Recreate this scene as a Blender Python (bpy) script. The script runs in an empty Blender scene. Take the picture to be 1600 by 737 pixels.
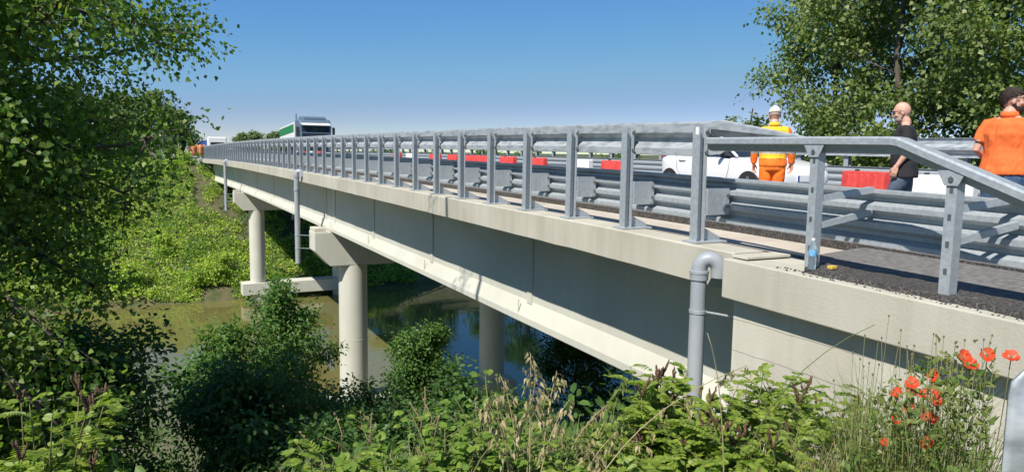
import bpy, bmesh, math, random
import numpy as np
from mathutils import Vector, Matrix, noise
C = bpy.context.collection
rad = math.radians
RS = np.random.RandomState(7)
random.seed(7)

# ------------------------------------------------------------------ helpers
class MB:
    def __init__(s): s.v = []; s.f = []; s.m = []
    def add(s, vs, fs, mi=0):
        o = len(s.v); s.v += [tuple(v) for v in vs]; s.f += [tuple(i + o for i in f) for f in fs]; s.m += [mi] * len(fs)
    def box(s, x0, x1, y0, y1, z0, z1, mi=0):
        s.add([(x0,y0,z0),(x1,y0,z0),(x1,y1,z0),(x0,y1,z0),(x0,y0,z1),(x1,y0,z1),(x1,y1,z1),(x0,y1,z1)],
              [(3,2,1,0),(4,5,6,7),(0,1,5,4),(1,2,6,5),(2,3,7,6),(3,0,4,7)], mi)
    def loft(s, rings, cap=True, closed=True, mi=0):
        n = len(rings[0]); o = len(s.v); vs = [p for r in rings for p in r]; fs = []
        for k in range(len(rings) - 1):
            for i in range(n if closed else n - 1):
                j = (i + 1) % n
                fs.append((k*n+i, k*n+j, (k+1)*n+j, (k+1)*n+i))
        if cap and closed:
            fs.append(tuple(range(n))[::-1]); fs.append(tuple((len(rings)-1)*n + i for i in range(n)))
        s.add(vs, fs, mi)
    def extr_y(s, prof, ys, zf=None, mi=0, closed=True):        # profile in x,z run along y
        s.loft([[(x, y, z + (zf(y) if zf else 0)) for x, z in prof] for y in ys], True, closed, mi)
    def tube(s, pts, rr, n=8, cap=True, mi=0):
        pts = [Vector(p) for p in pts]
        if not hasattr(rr, '__len__'): rr = [rr] * len(pts)
        up = None; rings = []
        for i, p in enumerate(pts):
            d = (pts[min(i+1, len(pts)-1)] - pts[max(i-1, 0)])
            d = d.normalized() if d.length > 1e-9 else Vector((0,0,1))
            if up is None: up = Vector((1,0,0)) if abs(d.x) < .8 else Vector((0,1,0))
            a = d.cross(up); a = a.normalized() if a.length > 1e-6 else Vector((0,1,0)); b = a.cross(d).normalized(); up = b
            rings.append([p + rr[i]*(math.cos(t)*a + math.sin(t)*b) for t in [2*math.pi*k/n for k in range(n)]])
        s.loft(rings, cap, True, mi)
    def ell(s, c, r, n=14, m=9, rot=None, mi=0):
        rings = []
        for k in range(m + 1):
            ph = math.pi*(.02 + .96*k/m); ring = []
            for i in range(n):
                t = 2*math.pi*i/n
                v = Vector((r[0]*math.sin(ph)*math.cos(t), r[1]*math.sin(ph)*math.sin(t), -r[2]*math.cos(ph)))
                if rot: v = rot @ v
                ring.append(Vector(c) + v)
            rings.append(ring)
        s.loft(rings, True, True, mi)
    def lathe(s, prof, c, n=16, axis='z', mi=0):               # prof: (radius, height)
        rings = []
        for r, h in prof:
            ring = []
            for i in range(n):
                t = 2*math.pi*i/n; a, b = max(r,1e-4)*math.cos(t), max(r,1e-4)*math.sin(t)
                ring.append({'z': (c[0]+a, c[1]+b, c[2]+h), 'x': (c[0]+h, c[1]+a, c[2]+b), 'y': (c[0]+b, c[1]+h, c[2]+a)}[axis])
            rings.append(ring)
        s.loft(rings, True, True, mi)
    def mesh(s, name):
        me = bpy.data.meshes.new(name); me.from_pydata(s.v, [], s.f); me.update()
        bm = bmesh.new(); bm.from_mesh(me); bmesh.ops.recalc_face_normals(bm, faces=bm.faces); bm.to_mesh(me); bm.free()
        return me
    def build(s, name, mat, parent=None, smooth=False, bevel=0, solid=0):
        me = s.mesh(name)
        for m in (mat if isinstance(mat, (list, tuple)) else [mat]): me.materials.append(m)
        for p, mi in zip(me.polygons, s.m): p.material_index = mi
        if smooth is True: me.polygons.foreach_set('use_smooth', [True]*len(me.polygons))
        o = bpy.data.objects.new(name, me); C.objects.link(o)
        if parent: o.parent = parent
        if smooth == 'auto': me.set_sharp_from_angle(angle=rad(38)); 
        if solid:
            md = o.modifiers.new('solid', 'SOLIDIFY'); md.thickness = solid; md.offset = 0
        if bevel:
            md = o.modifiers.new('bevel', 'BEVEL'); md.width = bevel; md.segments = 2; md.limit_method = 'ANGLE'; md.angle_limit = rad(40)
        return o

def tag(o, label=None, cat=None, group=None, kind=None):
    if label: o['label'] = label
    if cat: o['category'] = cat
    if group: o['group'] = group
    if kind: o['kind'] = kind
    return o
def thing(name, label, cat, loc=(0,0,0), rz=0, group=None):
    o = bpy.data.objects.new(name, None); C.objects.link(o); o.location = loc; o.rotation_euler = (0,0,rz)
    o.empty_display_size = .1
    return tag(o, label, cat, group)
KIDS = {}
def copy_tree(o, parent=None):
    c = o.copy(); C.objects.link(c)
    if parent: c.parent = parent
    for ch in o.children: copy_tree(ch, c)
    return c

# ------------------------------------------------------------------ materials
def lin(r, g, b):
    f = lambda c: (c/12.92 if c <= .04045 else ((c+.055)/1.055)**2.4)
    return tuple(f(c/255) for c in (r,g,b)) + (1,)
def nd(nt, t, **k):
    n = nt.nodes.new(t)
    for a, v in k.items(): setattr(n, a, v)
    return n
def mat(name, c1, c2=None, rough=.6, metal=0, scale=4, bump=0, bscale=60, stretch=(1,1,1), spec=.5, detail=5, lo=.35, hi=.65, rvar=0, world=False):
    m = bpy.data.materials.new(name); m.use_nodes = True; nt = m.node_tree; L = nt.links
    b = nt.nodes['Principled BSDF']; b.inputs['Roughness'].default_value = rough; b.inputs['Metallic'].default_value = metal
    b.inputs['Specular IOR Level'].default_value = spec
    if len(c1) == 3: c1 = (*c1, 1)
    b.inputs['Base Color'].default_value = c1
    if c2 or bump:
        if world: co = nd(nt, 'ShaderNodeNewGeometry').outputs['Position']
        else: co = nd(nt, 'ShaderNodeTexCoord').outputs['Object']
        mp = nd(nt, 'ShaderNodeMapping'); L.new(co, mp.inputs['Vector']); mp.inputs['Scale'].default_value = stretch
    if c2:
        if len(c2) == 3: c2 = (*c2, 1)
        n = nd(nt, 'ShaderNodeTexNoise'); n.inputs['Scale'].default_value = scale; n.inputs['Detail'].default_value = detail
        L.new(mp.outputs[0], n.inputs['Vector'])
        r = nd(nt, 'ShaderNodeValToRGB'); r.color_ramp.elements[0].position = lo; r.color_ramp.elements[1].position = hi
        r.color_ramp.elements[0].color = c1; r.color_ramp.elements[1].color = c2
        L.new(n.outputs['Fac'], r.inputs['Fac']); L.new(r.outputs['Color'], b.inputs['Base Color'])
        if rvar:
            mr = nd(nt, 'ShaderNodeMapRange'); mr.inputs['To Min'].default_value = rough-rvar; mr.inputs['To Max'].default_value = rough+rvar
            L.new(n.outputs['Fac'], mr.inputs['Value']); L.new(mr.outputs[0], b.inputs['Roughness'])
    if bump:
        n2 = nd(nt, 'ShaderNodeTexNoise'); n2.inputs['Scale'].default_value = bscale; n2.inputs['Detail'].default_value = 6
        L.new(mp.outputs[0], n2.inputs['Vector'])
        bp = nd(nt, 'ShaderNodeBump'); bp.inputs['Strength'].default_value = bump; bp.inputs['Distance'].default_value = .02
        L.new(n2.outputs['Fac'], bp.inputs['Height']); L.new(bp.outputs[0], b.inputs['Normal'])
    return m
def leafmat(name, cols, trans=.35, rough=.45, spec=.35):
    m = bpy.data.materials.new(name); m.use_nodes = True; nt = m.node_tree; L = nt.links
    b = nt.nodes['Principled BSDF']; b.inputs['Roughness'].default_value = rough; b.inputs['Specular IOR Level'].default_value = spec
    g = nd(nt, 'ShaderNodeNewGeometry'); r = nd(nt, 'ShaderNodeValToRGB'); e = r.color_ramp.elements
    e[0].color = (*cols[0], 1); e[1].color = (*cols[-1], 1)
    for i, c in enumerate(cols[1:-1]):
        x = e.new((i+1)/(len(cols)-1)); x.color = (*c, 1)
    L.new(g.outputs['Random Per Island'], r.inputs['Fac']); L.new(r.outputs['Color'], b.inputs['Base Color'])
    t = nd(nt, 'ShaderNodeBsdfTranslucent')
    mx = nd(nt, 'ShaderNodeMix', data_type='RGBA', blend_type='MULTIPLY'); mx.inputs['Factor'].default_value = 1
    L.new(r.outputs['Color'], mx.inputs['A']); mx.inputs['B'].default_value = (1.5, 1.7, .7, 1)
    L.new(mx.outputs['Result'], t.inputs['Color'])
    ms = nd(nt, 'ShaderNodeMixShader'); ms.inputs[0].default_value = trans
    L.new(b.outputs[0], ms.inputs[1]); L.new(t.outputs[0], ms.inputs[2])
    L.new(ms.outputs[0], nt.nodes['Material Output'].inputs['Surface'])
    return m

def concrete(name, c1, c2, planks=0, streak=.5):   # painted concrete: streaks, pits, board marks
    m = mat(name, c1, c2, rough=.85, scale=.8, bump=.14, bscale=45, spec=.25, world=True)
    nt = m.node_tree; L = nt.links; b = nt.nodes['Principled BSDF']
    geo = nd(nt, 'ShaderNodeNewGeometry')
    mp = nd(nt, 'ShaderNodeMapping'); mp.inputs['Scale'].default_value = (2.2, 2.2, .22); L.new(geo.outputs['Position'], mp.inputs['Vector'])
    n = nd(nt, 'ShaderNodeTexNoise'); n.inputs['Scale'].default_value = 2.5; n.inputs['Detail'].default_value = 6; L.new(mp.outputs[0], n.inputs['Vector'])
    r = nd(nt, 'ShaderNodeValToRGB'); r.color_ramp.elements[0].position = .32; r.color_ramp.elements[1].position = .58
    r.color_ramp.elements[0].color = (.74,.72,.68,1); r.color_ramp.elements[1].color = (1,1,1,1); L.new(n.outputs['Fac'], r.inputs['Fac'])
    mx = nd(nt, 'ShaderNodeMix', data_type='RGBA', blend_type='MULTIPLY'); mx.inputs['Factor'].default_value = streak
    old = b.inputs['Base Color'].links[0].from_socket; L.new(old, mx.inputs['A']); L.new(r.outputs['Color'], mx.inputs['B'])
    L.new(mx.outputs['Result'], b.inputs['Base Color'])
    # fine cracks and pits
    vo = nd(nt, 'ShaderNodeTexNoise'); vo.inputs['Scale'].default_value = 90; vo.inputs['Detail'].default_value = 3; L.new(geo.outputs['Position'], vo.inputs['Vector'])
    r2 = nd(nt, 'ShaderNodeValToRGB'); r2.color_ramp.elements[0].position = .26; r2.color_ramp.elements[1].position = .34
    r2.color_ramp.elements[0].color = (.55,.52,.48,1); r2.color_ramp.elements[1].color = (1,1,1,1); L.new(vo.outputs['Fac'], r2.inputs['Fac'])
    mx2 = nd(nt, 'ShaderNodeMix', data_type='RGBA', blend_type='MULTIPLY'); mx2.inputs['Factor'].default_value = .6
    L.new(mx.outputs['Result'], mx2.inputs['A']); L.new(r2.outputs['Color'], mx2.inputs['B']); L.new(mx2.outputs['Result'], b.inputs['Base Color'])
    if planks:
        sp = nd(nt, 'ShaderNodeSeparateXYZ'); L.new(geo.outputs['Position'], sp.inputs[0])
        n3 = nd(nt, 'ShaderNodeTexNoise'); n3.inputs['Scale'].default_value = .7; n3.inputs['Detail'].default_value = 8; n3.inputs['Roughness'].default_value = .65; L.new(geo.outputs['Position'], n3.inputs['Vector'])
        ma = nd(nt, 'ShaderNodeMath', operation='MULTIPLY_ADD'); ma.inputs[1].default_value = .10; L.new(n3.outputs['Fac'], ma.inputs[0]); L.new(sp.outputs['Z'], ma.inputs[2])
        dv = nd(nt, 'ShaderNodeMath', operation='DIVIDE'); dv.inputs[1].default_value = planks; L.new(ma.outputs[0], dv.inputs[0])
        fr = nd(nt, 'ShaderNodeMath', operation='FRACT'); L.new(dv.outputs[0], fr.inputs[0])
        rr = nd(nt, 'ShaderNodeValToRGB'); e = rr.color_ramp.elements; e[0].position = 0; e[0].color = (0,0,0,1); e[1].position = .035; e[1].color = (.75,.75,.75,1)
        x = e.new(1); x.color = (1,1,1,1); L.new(fr.outputs[0], rr.inputs['Fac'])
        bp = nd(nt, 'ShaderNodeBump'); bp.inputs['Strength'].default_value = .45; bp.inputs['Distance'].default_value = .012
        L.new(rr.outputs['Color'], bp.inputs['Height']); ob = [l.from_node for l in b.inputs['Normal'].links][0]
        L.new(bp.outputs[0], ob.inputs['Normal'])
    return m

M = {}
M['conc'] = concrete('painted_concrete', (.52,.51,.435), (.575,.565,.485), 0, .14)
M['wing'] = concrete('board_marked_concrete', (.49,.46,.385), (.575,.545,.465), .34, .35)
M['edge'] = concrete('edge_concrete', (.42,.395,.325), (.50,.475,.395), 0, .35)
M['kerb'] = concrete('kerb_concrete', (.46,.40,.33), (.56,.50,.42), 0, .4)
M['steel'] = mat('galvanised_steel', (.35,.385,.41), (.46,.495,.52), rough=.5, metal=.35, scale=26, detail=9, lo=.3, hi=.7, bump=.05, bscale=90, rvar=.08, world=True)
M['steel2'] = mat('weathered_galvanised_steel', (.30,.33,.35), (.48,.51,.53), rough=.5, metal=.35, scale=12, detail=12, lo=.34, hi=.56, stretch=(1,.4,1.6), rvar=.1, world=True, bump=.05)
M['bolt'] = mat('bolt_steel', (.25,.26,.27), rough=.45, metal=.8)
M['pipe'] = mat('grey_pvc', (.29,.31,.335), (.34,.36,.38), rough=.4, scale=2)
M['asph'] = mat('asphalt', (.125,.118,.110), (.21,.20,.188), rough=.9, scale=14, detail=10, bump=.6, bscale=160, world=True)
M['asph2'] = mat('fresh_asphalt', (.035,.032,.030), (.17,.155,.14), rough=.85, scale=45, bump=.8, bscale=110, lo=.45, hi=.75, world=True)
M['soil'] = mat('soil', (.05,.07,.02), (.12,.10,.05), rough=.95, scale=1.2, bump=.6, bscale=6, world=True)
M['white'] = mat('white_plastic', (.78,.78,.76), rough=.5)
M['red'] = mat('red_plastic', (.62,.055,.045), (.70,.085,.07), rough=.55, scale=8)
M['black'] = mat('black_rubber', (.02,.02,.022), rough=.7)
M['dark'] = mat('dark_plastic', (.03,.032,.036), rough=.5)
M['carw'] = mat('white_car_paint', (.80,.80,.80), rough=.25)
M['carw'].node_tree.nodes['Principled BSDF'].inputs['Coat Weight'].default_value = .6
M['glass'] = mat('dark_car_glass', (.02,.03,.05), rough=.05, spec=.8)
M['rim'] = mat('alloy_rim', (.45,.45,.46), rough=.35, metal=.8)
M['lamp'] = mat('headlight_glass', (.55,.58,.6), rough=.1, spec=.8)
M['lampr'] = mat('red_tail_light', (.4,.02,.02), rough=.2)
M['plate'] = mat('plate_white', (.75,.75,.75), rough=.4)
M['plateb'] = mat('plate_blue', (.02,.06,.35), rough=.4)
M['bark'] = mat('bark', (.055,.045,.032), (.14,.12,.09), rough=.9, scale=3, stretch=(3,3,.5), bump=.8, bscale=12)
M['twig'] = mat('twig_bark', (.07,.05,.03), (.14,.10,.065), rough=.9, scale=6)
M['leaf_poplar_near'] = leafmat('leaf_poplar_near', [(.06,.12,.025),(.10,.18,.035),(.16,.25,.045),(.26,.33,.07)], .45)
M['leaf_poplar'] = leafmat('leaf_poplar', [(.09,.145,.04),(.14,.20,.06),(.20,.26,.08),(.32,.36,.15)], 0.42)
M['leaf_shrub'] = leafmat('leaf_shrub', [(.06,.13,.03),(.09,.18,.04),(.15,.25,.05)], 0.42)
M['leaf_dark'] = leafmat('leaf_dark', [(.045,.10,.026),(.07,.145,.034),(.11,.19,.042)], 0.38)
M['leaf_vine'] = leafmat('leaf_vine', [(.15,.25,.045),(.25,.37,.06),(.36,.46,.075),(.48,.52,.11)], .42)
M['leaf_bramble'] = leafmat('leaf_bramble', [(.11,.19,.03),(.18,.275,.045),(.27,.345,.065)], .42)
M['leaf_indigo'] = leafmat('leaf_indigo', [(.12,.19,.03),(.20,.28,.04),(.31,.37,.06)], .42)
M['leaf_far_haze'] = leafmat('leaf_far_haze', [(.12,.17,.08),(.16,.21,.09),(.20,.25,.11)], .4)  # distant leaves lightened, with haze mixed into their colour
M['grass'] = leafmat('grass_green', [(.10,.17,.035),(.16,.22,.055),(.24,.26,.08)], 0.35)
M['straw'] = leafmat('dry_straw', [(.30,.24,.12),(.42,.35,.19),(.50,.43,.26)], .25)
M['stem'] = mat('plant_stem', (.10,.14,.04), (.16,.13,.05), rough=.7, scale=10)
M['cane'] = mat('dry_cane', (.20,.13,.07), (.28,.20,.11), rough=.8, scale=10)
M['spike'] = mat('seed_spike', (.07,.035,.022), (.19,.10,.06), rough=.9, scale=60, bump=.8, bscale=150)
M['poppy'] = leafmat('poppy_petal', [(.82,.07,.03),(.88,.10,.04),(.92,.15,.07)], 0.5)
M['skin'] = mat('skin', (.56,.31,.22), (.62,.36,.27), rough=.55, scale=12)
M['hair'] = mat('dark_hair', (.018,.011,.008), (.05,.032,.022), rough=.8, scale=60, bump=.5, bscale=200)
M['stubble'] = mat('grey_stubble', (.30,.22,.18), (.42,.32,.27), rough=.9, scale=90)
M['bfab'] = mat('black_cotton', (.016,.015,.018), (.026,.024,.028), rough=.9, scale=8, bump=.3, bscale=300)
M['ofab'] = mat('orange_cotton', (.80,.14,.025), (.86,.17,.035), rough=.85, scale=7, bump=.25, bscale=300)
M['hivo'] = mat('fluorescent_orange_fabric', (.95,.17,.015), (.98,.22,.02), rough=.75, scale=7)
M['hivy'] = mat('fluorescent_yellow_fabric', (.95,.48,.02), (.97,.55,.025), rough=.75, scale=7)
M['refl'] = mat('reflective_tape', (.40,.38,.36), rough=.4)
M['denim'] = mat('blue_denim', (.035,.075,.16), (.085,.14,.25), rough=.9, scale=9, bump=.3, bscale=250)
M['denimg'] = mat('grey_blue_denim', (.045,.07,.115), (.10,.13,.175), rough=.9, scale=9, bump=.3, bscale=250)
M['capw'] = mat('cap_cotton', (.78,.68,.58), rough=.9)
M['shoe'] = mat('shoe_leather', (.04,.03,.025), rough=.6)
M['roof'] = mat('roof_tile', (.30,.13,.07), (.38,.18,.10), rough=.9, scale=6)
M['plaster'] = mat('pale_plaster', (.55,.50,.42), (.62,.57,.48), rough=.9, scale=1)
M['tarpb'] = mat('blue_tarpaulin', (.02,.07,.30), (.03,.10,.38), rough=.6, scale=2)
M['maroon'] = mat('maroon_panel', (.22,.06,.10), rough=.6)
M['green'] = mat('green_truck_paint', (.02,.20,.06), rough=.45)
M['silver'] = mat('blue_grey_truck_paint', (.15,.21,.27), rough=.35, metal=.3)
M['mesh'] = mat('orange_safety_mesh', (.50,.17,.06), (.62,.24,.09), rough=.8, scale=9)
M['signb'] = mat('grey_sign_back', (.12,.13,.14), rough=.6, metal=.3)
M['yellow'] = mat('yellow_sponge', (.55,.38,.07), rough=.9)
M['petb'] = mat('bottle_plastic', (.75,.85,.9), rough=.08)
b_ = M['petb'].node_tree.nodes['Principled BSDF']; b_.inputs['Transmission Weight'].default_value = .88; b_.inputs['IOR'].default_value = 1.25
M['label'] = mat('bottle_label', (.03,.25,.55), (.25,.50,.70), rough=.4, scale=40)
# water
w = bpy.data.materials.new('river_water'); w.use_nodes = True; nt = w.node_tree; b = nt.nodes['Principled BSDF']
b.inputs['Base Color'].default_value = (.145,.132,.045,1); b.inputs['Roughness'].default_value = .03; b.inputs['IOR'].default_value = 1.34
b.inputs['Specular IOR Level'].default_value = .75
g = nd(nt, 'ShaderNodeNewGeometry'); mp = nd(nt, 'ShaderNodeMapping'); mp.inputs['Scale'].default_value = (.5,.9,1); nt.links.new(g.outputs['Position'], mp.inputs[0])
n = nd(nt, 'ShaderNodeTexNoise'); n.inputs['Scale'].default_value = 1.6; n.inputs['Detail'].default_value = 4; nt.links.new(mp.outputs[0], n.inputs['Vector'])
bp = nd(nt, 'ShaderNodeBump'); bp.inputs['Strength'].default_value = .055; bp.inputs['Distance'].default_value = .1
nt.links.new(n.outputs['Fac'], bp.inputs['Height']); nt.links.new(bp.outputs[0], b.inputs['Normal']); M['water'] = w

# ------------------------------------------------------------------ vegetation helpers
DELTA = (np.array([(0,0,0),(.30,.46,.10),(1,0,-.06),(.30,-.46,.10)], float), [(0,2,1),(0,3,2)])
OVAL = (np.array([(0,0,0),(.28,.26,.07),(.68,.25,.06),(1,0,-.05),(.68,-.25,.06),(.28,-.26,.07)], float), [(0,3,2,1),(0,5,4,3)])
CLUMP = (np.array([(0,0,0),(.35,.55,.15),(1,.05,-.1),(.4,-.5,.12)], float), [(0,2,1),(0,3,2)])
def unit(a): return a / np.maximum(np.linalg.norm(a, axis=1, keepdims=True), 1e-9)
def rvec(rs, n): return unit(rs.normal(size=(n,3)))
def leaves(name, P, S, mat_, parent=None, A=None, N=None, rs=None, T=DELTA, up=.6, droop=.35):
    rs = rs or RS; P = np.asarray(P, float); n = len(P)
    if A is None: A = rvec(rs, n) + np.array([0,0,-droop])
    if N is None: N = rvec(rs, n)*.75 + np.array([0,0,up])
    A = unit(A); N = unit(N); B = unit(np.cross(N, A)); Nn = np.cross(A, B)
    t = T[0]; k = len(t); S = np.broadcast_to(np.asarray(S, float), (n,))
    V = P[:,None,:] + S[:,None,None]*(t[None,:,0:1]*A[:,None,:] + t[None,:,1:2]*B[:,None,:] + t[None,:,2:3]*Nn[:,None,:])
    me = bpy.data.meshes.new(name); F = T[1]; fl = len(F[0]); nf = len(F)
    me.vertices.add(n*k); me.vertices.foreach_set('co', V.reshape(-1).astype(np.float32))
    idx = (np.array(F, dtype=np.int64)[None] + (np.arange(n)*k)[:,None,None]).reshape(-1)
    me.loops.add(len(idx)); me.loops.foreach_set('vertex_index', idx.astype(np.int32))
    me.polygons.add(n*nf); me.polygons.foreach_set('loop_start', (np.arange(n*nf)*fl).astype(np.int32)); me.polygons.foreach_set('loop_total', np.full(n*nf, fl, np.int32))
    me.materials.append(mat_); me.update(calc_edges=True); me.validate()
    o = bpy.data.objects.new(name, me); C.objects.link(o)
    if parent: o.parent = parent
    return o

# ------------------------------------------------------------------ layout functions (camera eye is the origin; +Y runs along the bridge)
def deck(y):
    if y > 95: return deck(95) - .0125*min(y-95, 80)
    if y < -25: return deck(-25)
    return -.8896 - 1.2e-4*(y-42)**2 - .008*max(0, 9-y)
CX = 10.9                      # bridge centre line
WATER = -12.1
def mirx(x): return 2*CX - x
PY = [-4000,-60,1.6,3.4,4.6,7,24,27,32,58,62.6,64,68,93,98,400,6000]
PZ = [-2.5,-1.75,-1.72,-1.78,-2.25,-3.5,-12.2,-13,-14,-14,-12.15,-11.3,-10.0,-2.1,-1.75,-2.3,-4]
def ground(x, y):
    z = float(np.interp(y, PY, PZ))
    a = 0 if (y < 5 and x > -3) else 1
    z += a*(.35*noise.noise(Vector((x*.12, y*.12, 3))) + .10*noise.noise(Vector((x*.6, y*.6, 1))))
    if x > 3.3 and y < 6.5: z -= .36*min(x-3.3, 2.4)*(1 if y < 4 else max(0, (6.5-y)/2.5))
    if x < -1.5 and y < 9: z -= min(3.0, .28*(-1.5-x))*(1 if y > 2 else .4)
    return z

# ------------------------------------------------------------------ terrain, water, road
xs = np.unique(np.concatenate([[-5000,-1500,-600,-250,-120], np.arange(-70,-14,4), np.arange(-14,24,1.0), np.arange(24,70,4), [70,120,250,600,1500,5000]]))
ys = np.unique(np.concatenate([[-4000,-1500,-500,-150,-60,-30,-12], np.arange(-6,100,1.2), [104,112,125,150,200,300,450,800,1500,3000,6000]]))
mb = MB(); nx = len(xs)
for y in ys:
    for x in xs: mb.v.append((x, y, ground(x, y)))
for j in range(len(ys)-1):
    for i in range(nx-1): mb.f.append((j*nx+i, j*nx+i+1, (j+1)*nx+i+1, (j+1)*nx+i)); mb.m.append(0)
tag(mb.build('ground', M['soil'], smooth=True), kind='structure')
mb = MB(); mb.add([(-600,20,WATER),(600,20,WATER),(600,66,WATER),(-600,66,WATER)], [(0,1,2,3)])
tag(mb.build('water', M['water']), kind='structure')

def road_z(x, y): return deck(y) + .050*max(0, min(x-7.9, mirx(7.9)-x))
mb = MB(); ry = list(range(-60, 170, 3)) + [200, 300, 450]
rx = [7.9, 8.6, 9.7, CX, 12.1, 13.3, mirx(7.9)]
mb.loft([[(7.902, y, deck(y)-.13)] + [(x, y, road_z(x, y)) for x in rx] + [(mirx(7.902), y, deck(y)-.13)] for y in ry], False, False)
mb.m = [1 if i % 8 in (0, 7) else 0 for i in range(len(mb.f))]
tag(mb.build('road', [M['asph'], M['asph2']]), kind='structure')
mb = MB()
for k in range(-6, 40): 
    y0 = 4.5*k; mb.loft([[(CX-.06, y, road_z(CX, y)+.006), (CX+.06, y, road_z(CX, y)+.006)] for y in (y0, y0+1.5, y0+3)], False, False)
for x in (mirx(8.2),):
    mb.loft([[(x-.06, y, road_z(x-.06, y)+.005), (x+.06, y, road_z(x+.06, y)+.005)] for y in ry], False, False)
tag(mb.build('road_marking', M['white']), kind='structure')

# ------------------------------------------------------------------ the bridge
BR = thing('road_bridge', 'long pale concrete girder bridge on round piers crossing the green river', 'bridge', (0,0,0))
Y0, Y1, P1, P2 = 6.15, 92.0, 30.9, 61.7
st = list(np.arange(Y0, Y1, 1.5)) + [Y1]
mb = MB(); mb.extr_y([(6.266,0),(6.95,-.11),(CX,-.11),(mirx(6.95),-.11),(mirx(6.266),0),(mirx(6.266),-.36),(6.266,-.36)], st, lambda y: deck(y)-.012)
mb.build('deck_slab', M['kerb'], BR)
for s in (0, 1):
    f = (lambda x: x) if not s else mirx
    mb = MB()
    # slightly uneven edge, like hand-finished concrete
    rings = []
    for y in np.arange(Y0, Y1+.01, .5):
        d = deck(y); n1 = .012*noise.noise(Vector((y*.9, 0, s))); n2 = .012*noise.noise(Vector((y*1.7, 5, s)))
        rings.append([(f(5.80+n1), y, d-.43+n2), (f(5.80+n1), y, d-.015), (f(5.815+n2), y, d), (f(6.24), y, d+.002), (f(6.262), y, d-.03), (f(6.262), y, d-.40), (f(6.1), y, d-.42)])
    mb.loft(rings)
    mb.build('edge_beam', M['edge'], BR, bevel=.008)
webs = [6.95, 9.55, 12.25, mirx(6.95)]
spans = [(6.4, P1-.03), (P1+.03, P2-.03), (P2+.03, Y1-.5)]
for xc in webs:
    for a, b in spans:
        yy = list(np.arange(a, b, 2.0)) + [b]
        pr = [(-.235,-2.42),(.235,-2.42),(.235,-2.29),(.10,-1.98),(.10,-.38),(-.10,-.38),(-.10,-1.98),(-.235,-2.29)]
        mb = MB(); mb.extr_y([(xc+x, z) for x, z in pr], yy, deck)
        gd = mb.build('girder', M['conc'], BR, bevel=.012)
        if xc == webs[0]:
            k = a + .9
            for q in np.linspace(a+.8, b-.8, 5)[(1 if a < 7 else 0):]:
                mb = MB(); d = deck(q); mb.box(xc-.135, xc-.101, q-.10, q+.10, d-2.02, d-.37)
                mb.tube([(xc-.225, q+.3, d-2.28), (xc-.225, q+.3, d-1.98)], .014, 6)
                mb.build('stiffener', M['conc'], gd)
for py in (P1, P2):
    d = deck(py)
    t = -2.45
    pr = [(6.05,t),(6.05,-3.22),(6.68,-3.87),(mirx(6.68),-3.87),(mirx(6.05),-3.22),(mirx(6.05),t)]
    mb = MB(); mb.extr_y(pr, [py-.56, py+.56], lambda y: d); cap = mb.build('pier_cap', M['conc'], BR, bevel=.02)
    mb = MB(); mb.box(6.07, 6.50, py-.50, py+.50, d+t+.003, d+t+.16)
    for k in range(5): mb.box(6.22+.05*k, 6.235+.05*k, py-.49+.02*k, py-.46+.02*k, d+t+.16, d+t+.16+random.uniform(.06,.16))
    mb.build('end_block', M['wing'], cap, bevel=.03)
    for xc in webs:
        mb = MB(); mb.box(xc-.2, xc+.2, py-.4, py+.4, d+t+.002, d+t+.028); mb.build('bearing_pad', M['dark'], cap)
    for xc in (7.75, 14.35):
        mb = MB(); mb.lathe([(.60, d-3.88), (.60, -8.0), (.605, -8.005), (.605, -8.03), (.60, -8.035), (.60, -10.62)], (xc, py, 0), 40)
        mb.build('column', M['conc'], BR, smooth='auto')
        mb = MB(); mb.lathe([(.62, -11.59), (.62, -14.5)], (xc, py, 0), 32); mb.build('pile', M['conc'], BR, smooth='auto')
    mb = MB(); mb.box(6.48, mirx(6.48), py-.72, py+.72, -11.6, -10.63); mb.build('plinth', M['conc'], BR, bevel=.03)
# abutments and wing walls
mb = MB(); mb.box(5.95, mirx(5.95), 5.0, 6.12, -6.5, deck(6)-.56); mb.box(5.95, mirx(5.95), 6.12, 6.9, -6.5, deck(6)-2.46); mb.build('abutment', M['conc'], BR)
mb = MB(); mb.box(5.95, mirx(5.95), Y1+.06, Y1+1.3, -6.5, deck(Y1)-.14); mb.box(5.95, mirx(5.95), Y1-.9, Y1+.06, -6.5, deck(Y1)-2.45); mb.build('abutment', M['conc'], BR)
for s in (0, 1):
    f = (lambda x: x) if not s else mirx
    def wb(a, b_, y0, y1, z0, z1, name, m, bev=.012):
        mb = MB(); yy = list(np.arange(y0, y1, 1.0)) + [y1]
        mb.extr_y([(f(a), z0), (f(b_), z0), (f(b_), z1), (f(a), z1)], yy, deck); return mb.build(name, m, BR, bevel=bev)
    wb(5.62, 5.94, -14, 5.93, -5.5, -.435, 'wing_wall', M['wing'])
    wb(5.46, 6.22, -14, 5.95, -.43, -.012, 'wing_coping', M['edge'])
    wb(5.62, 5.94, Y1+.1, Y1+9, -3.5, -.435, 'wing_wall', M['wing'])
    wb(5.50, 6.22, Y1+.02, Y1+9, -.43, -.005, 'wing_coping', M['edge'])
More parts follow.
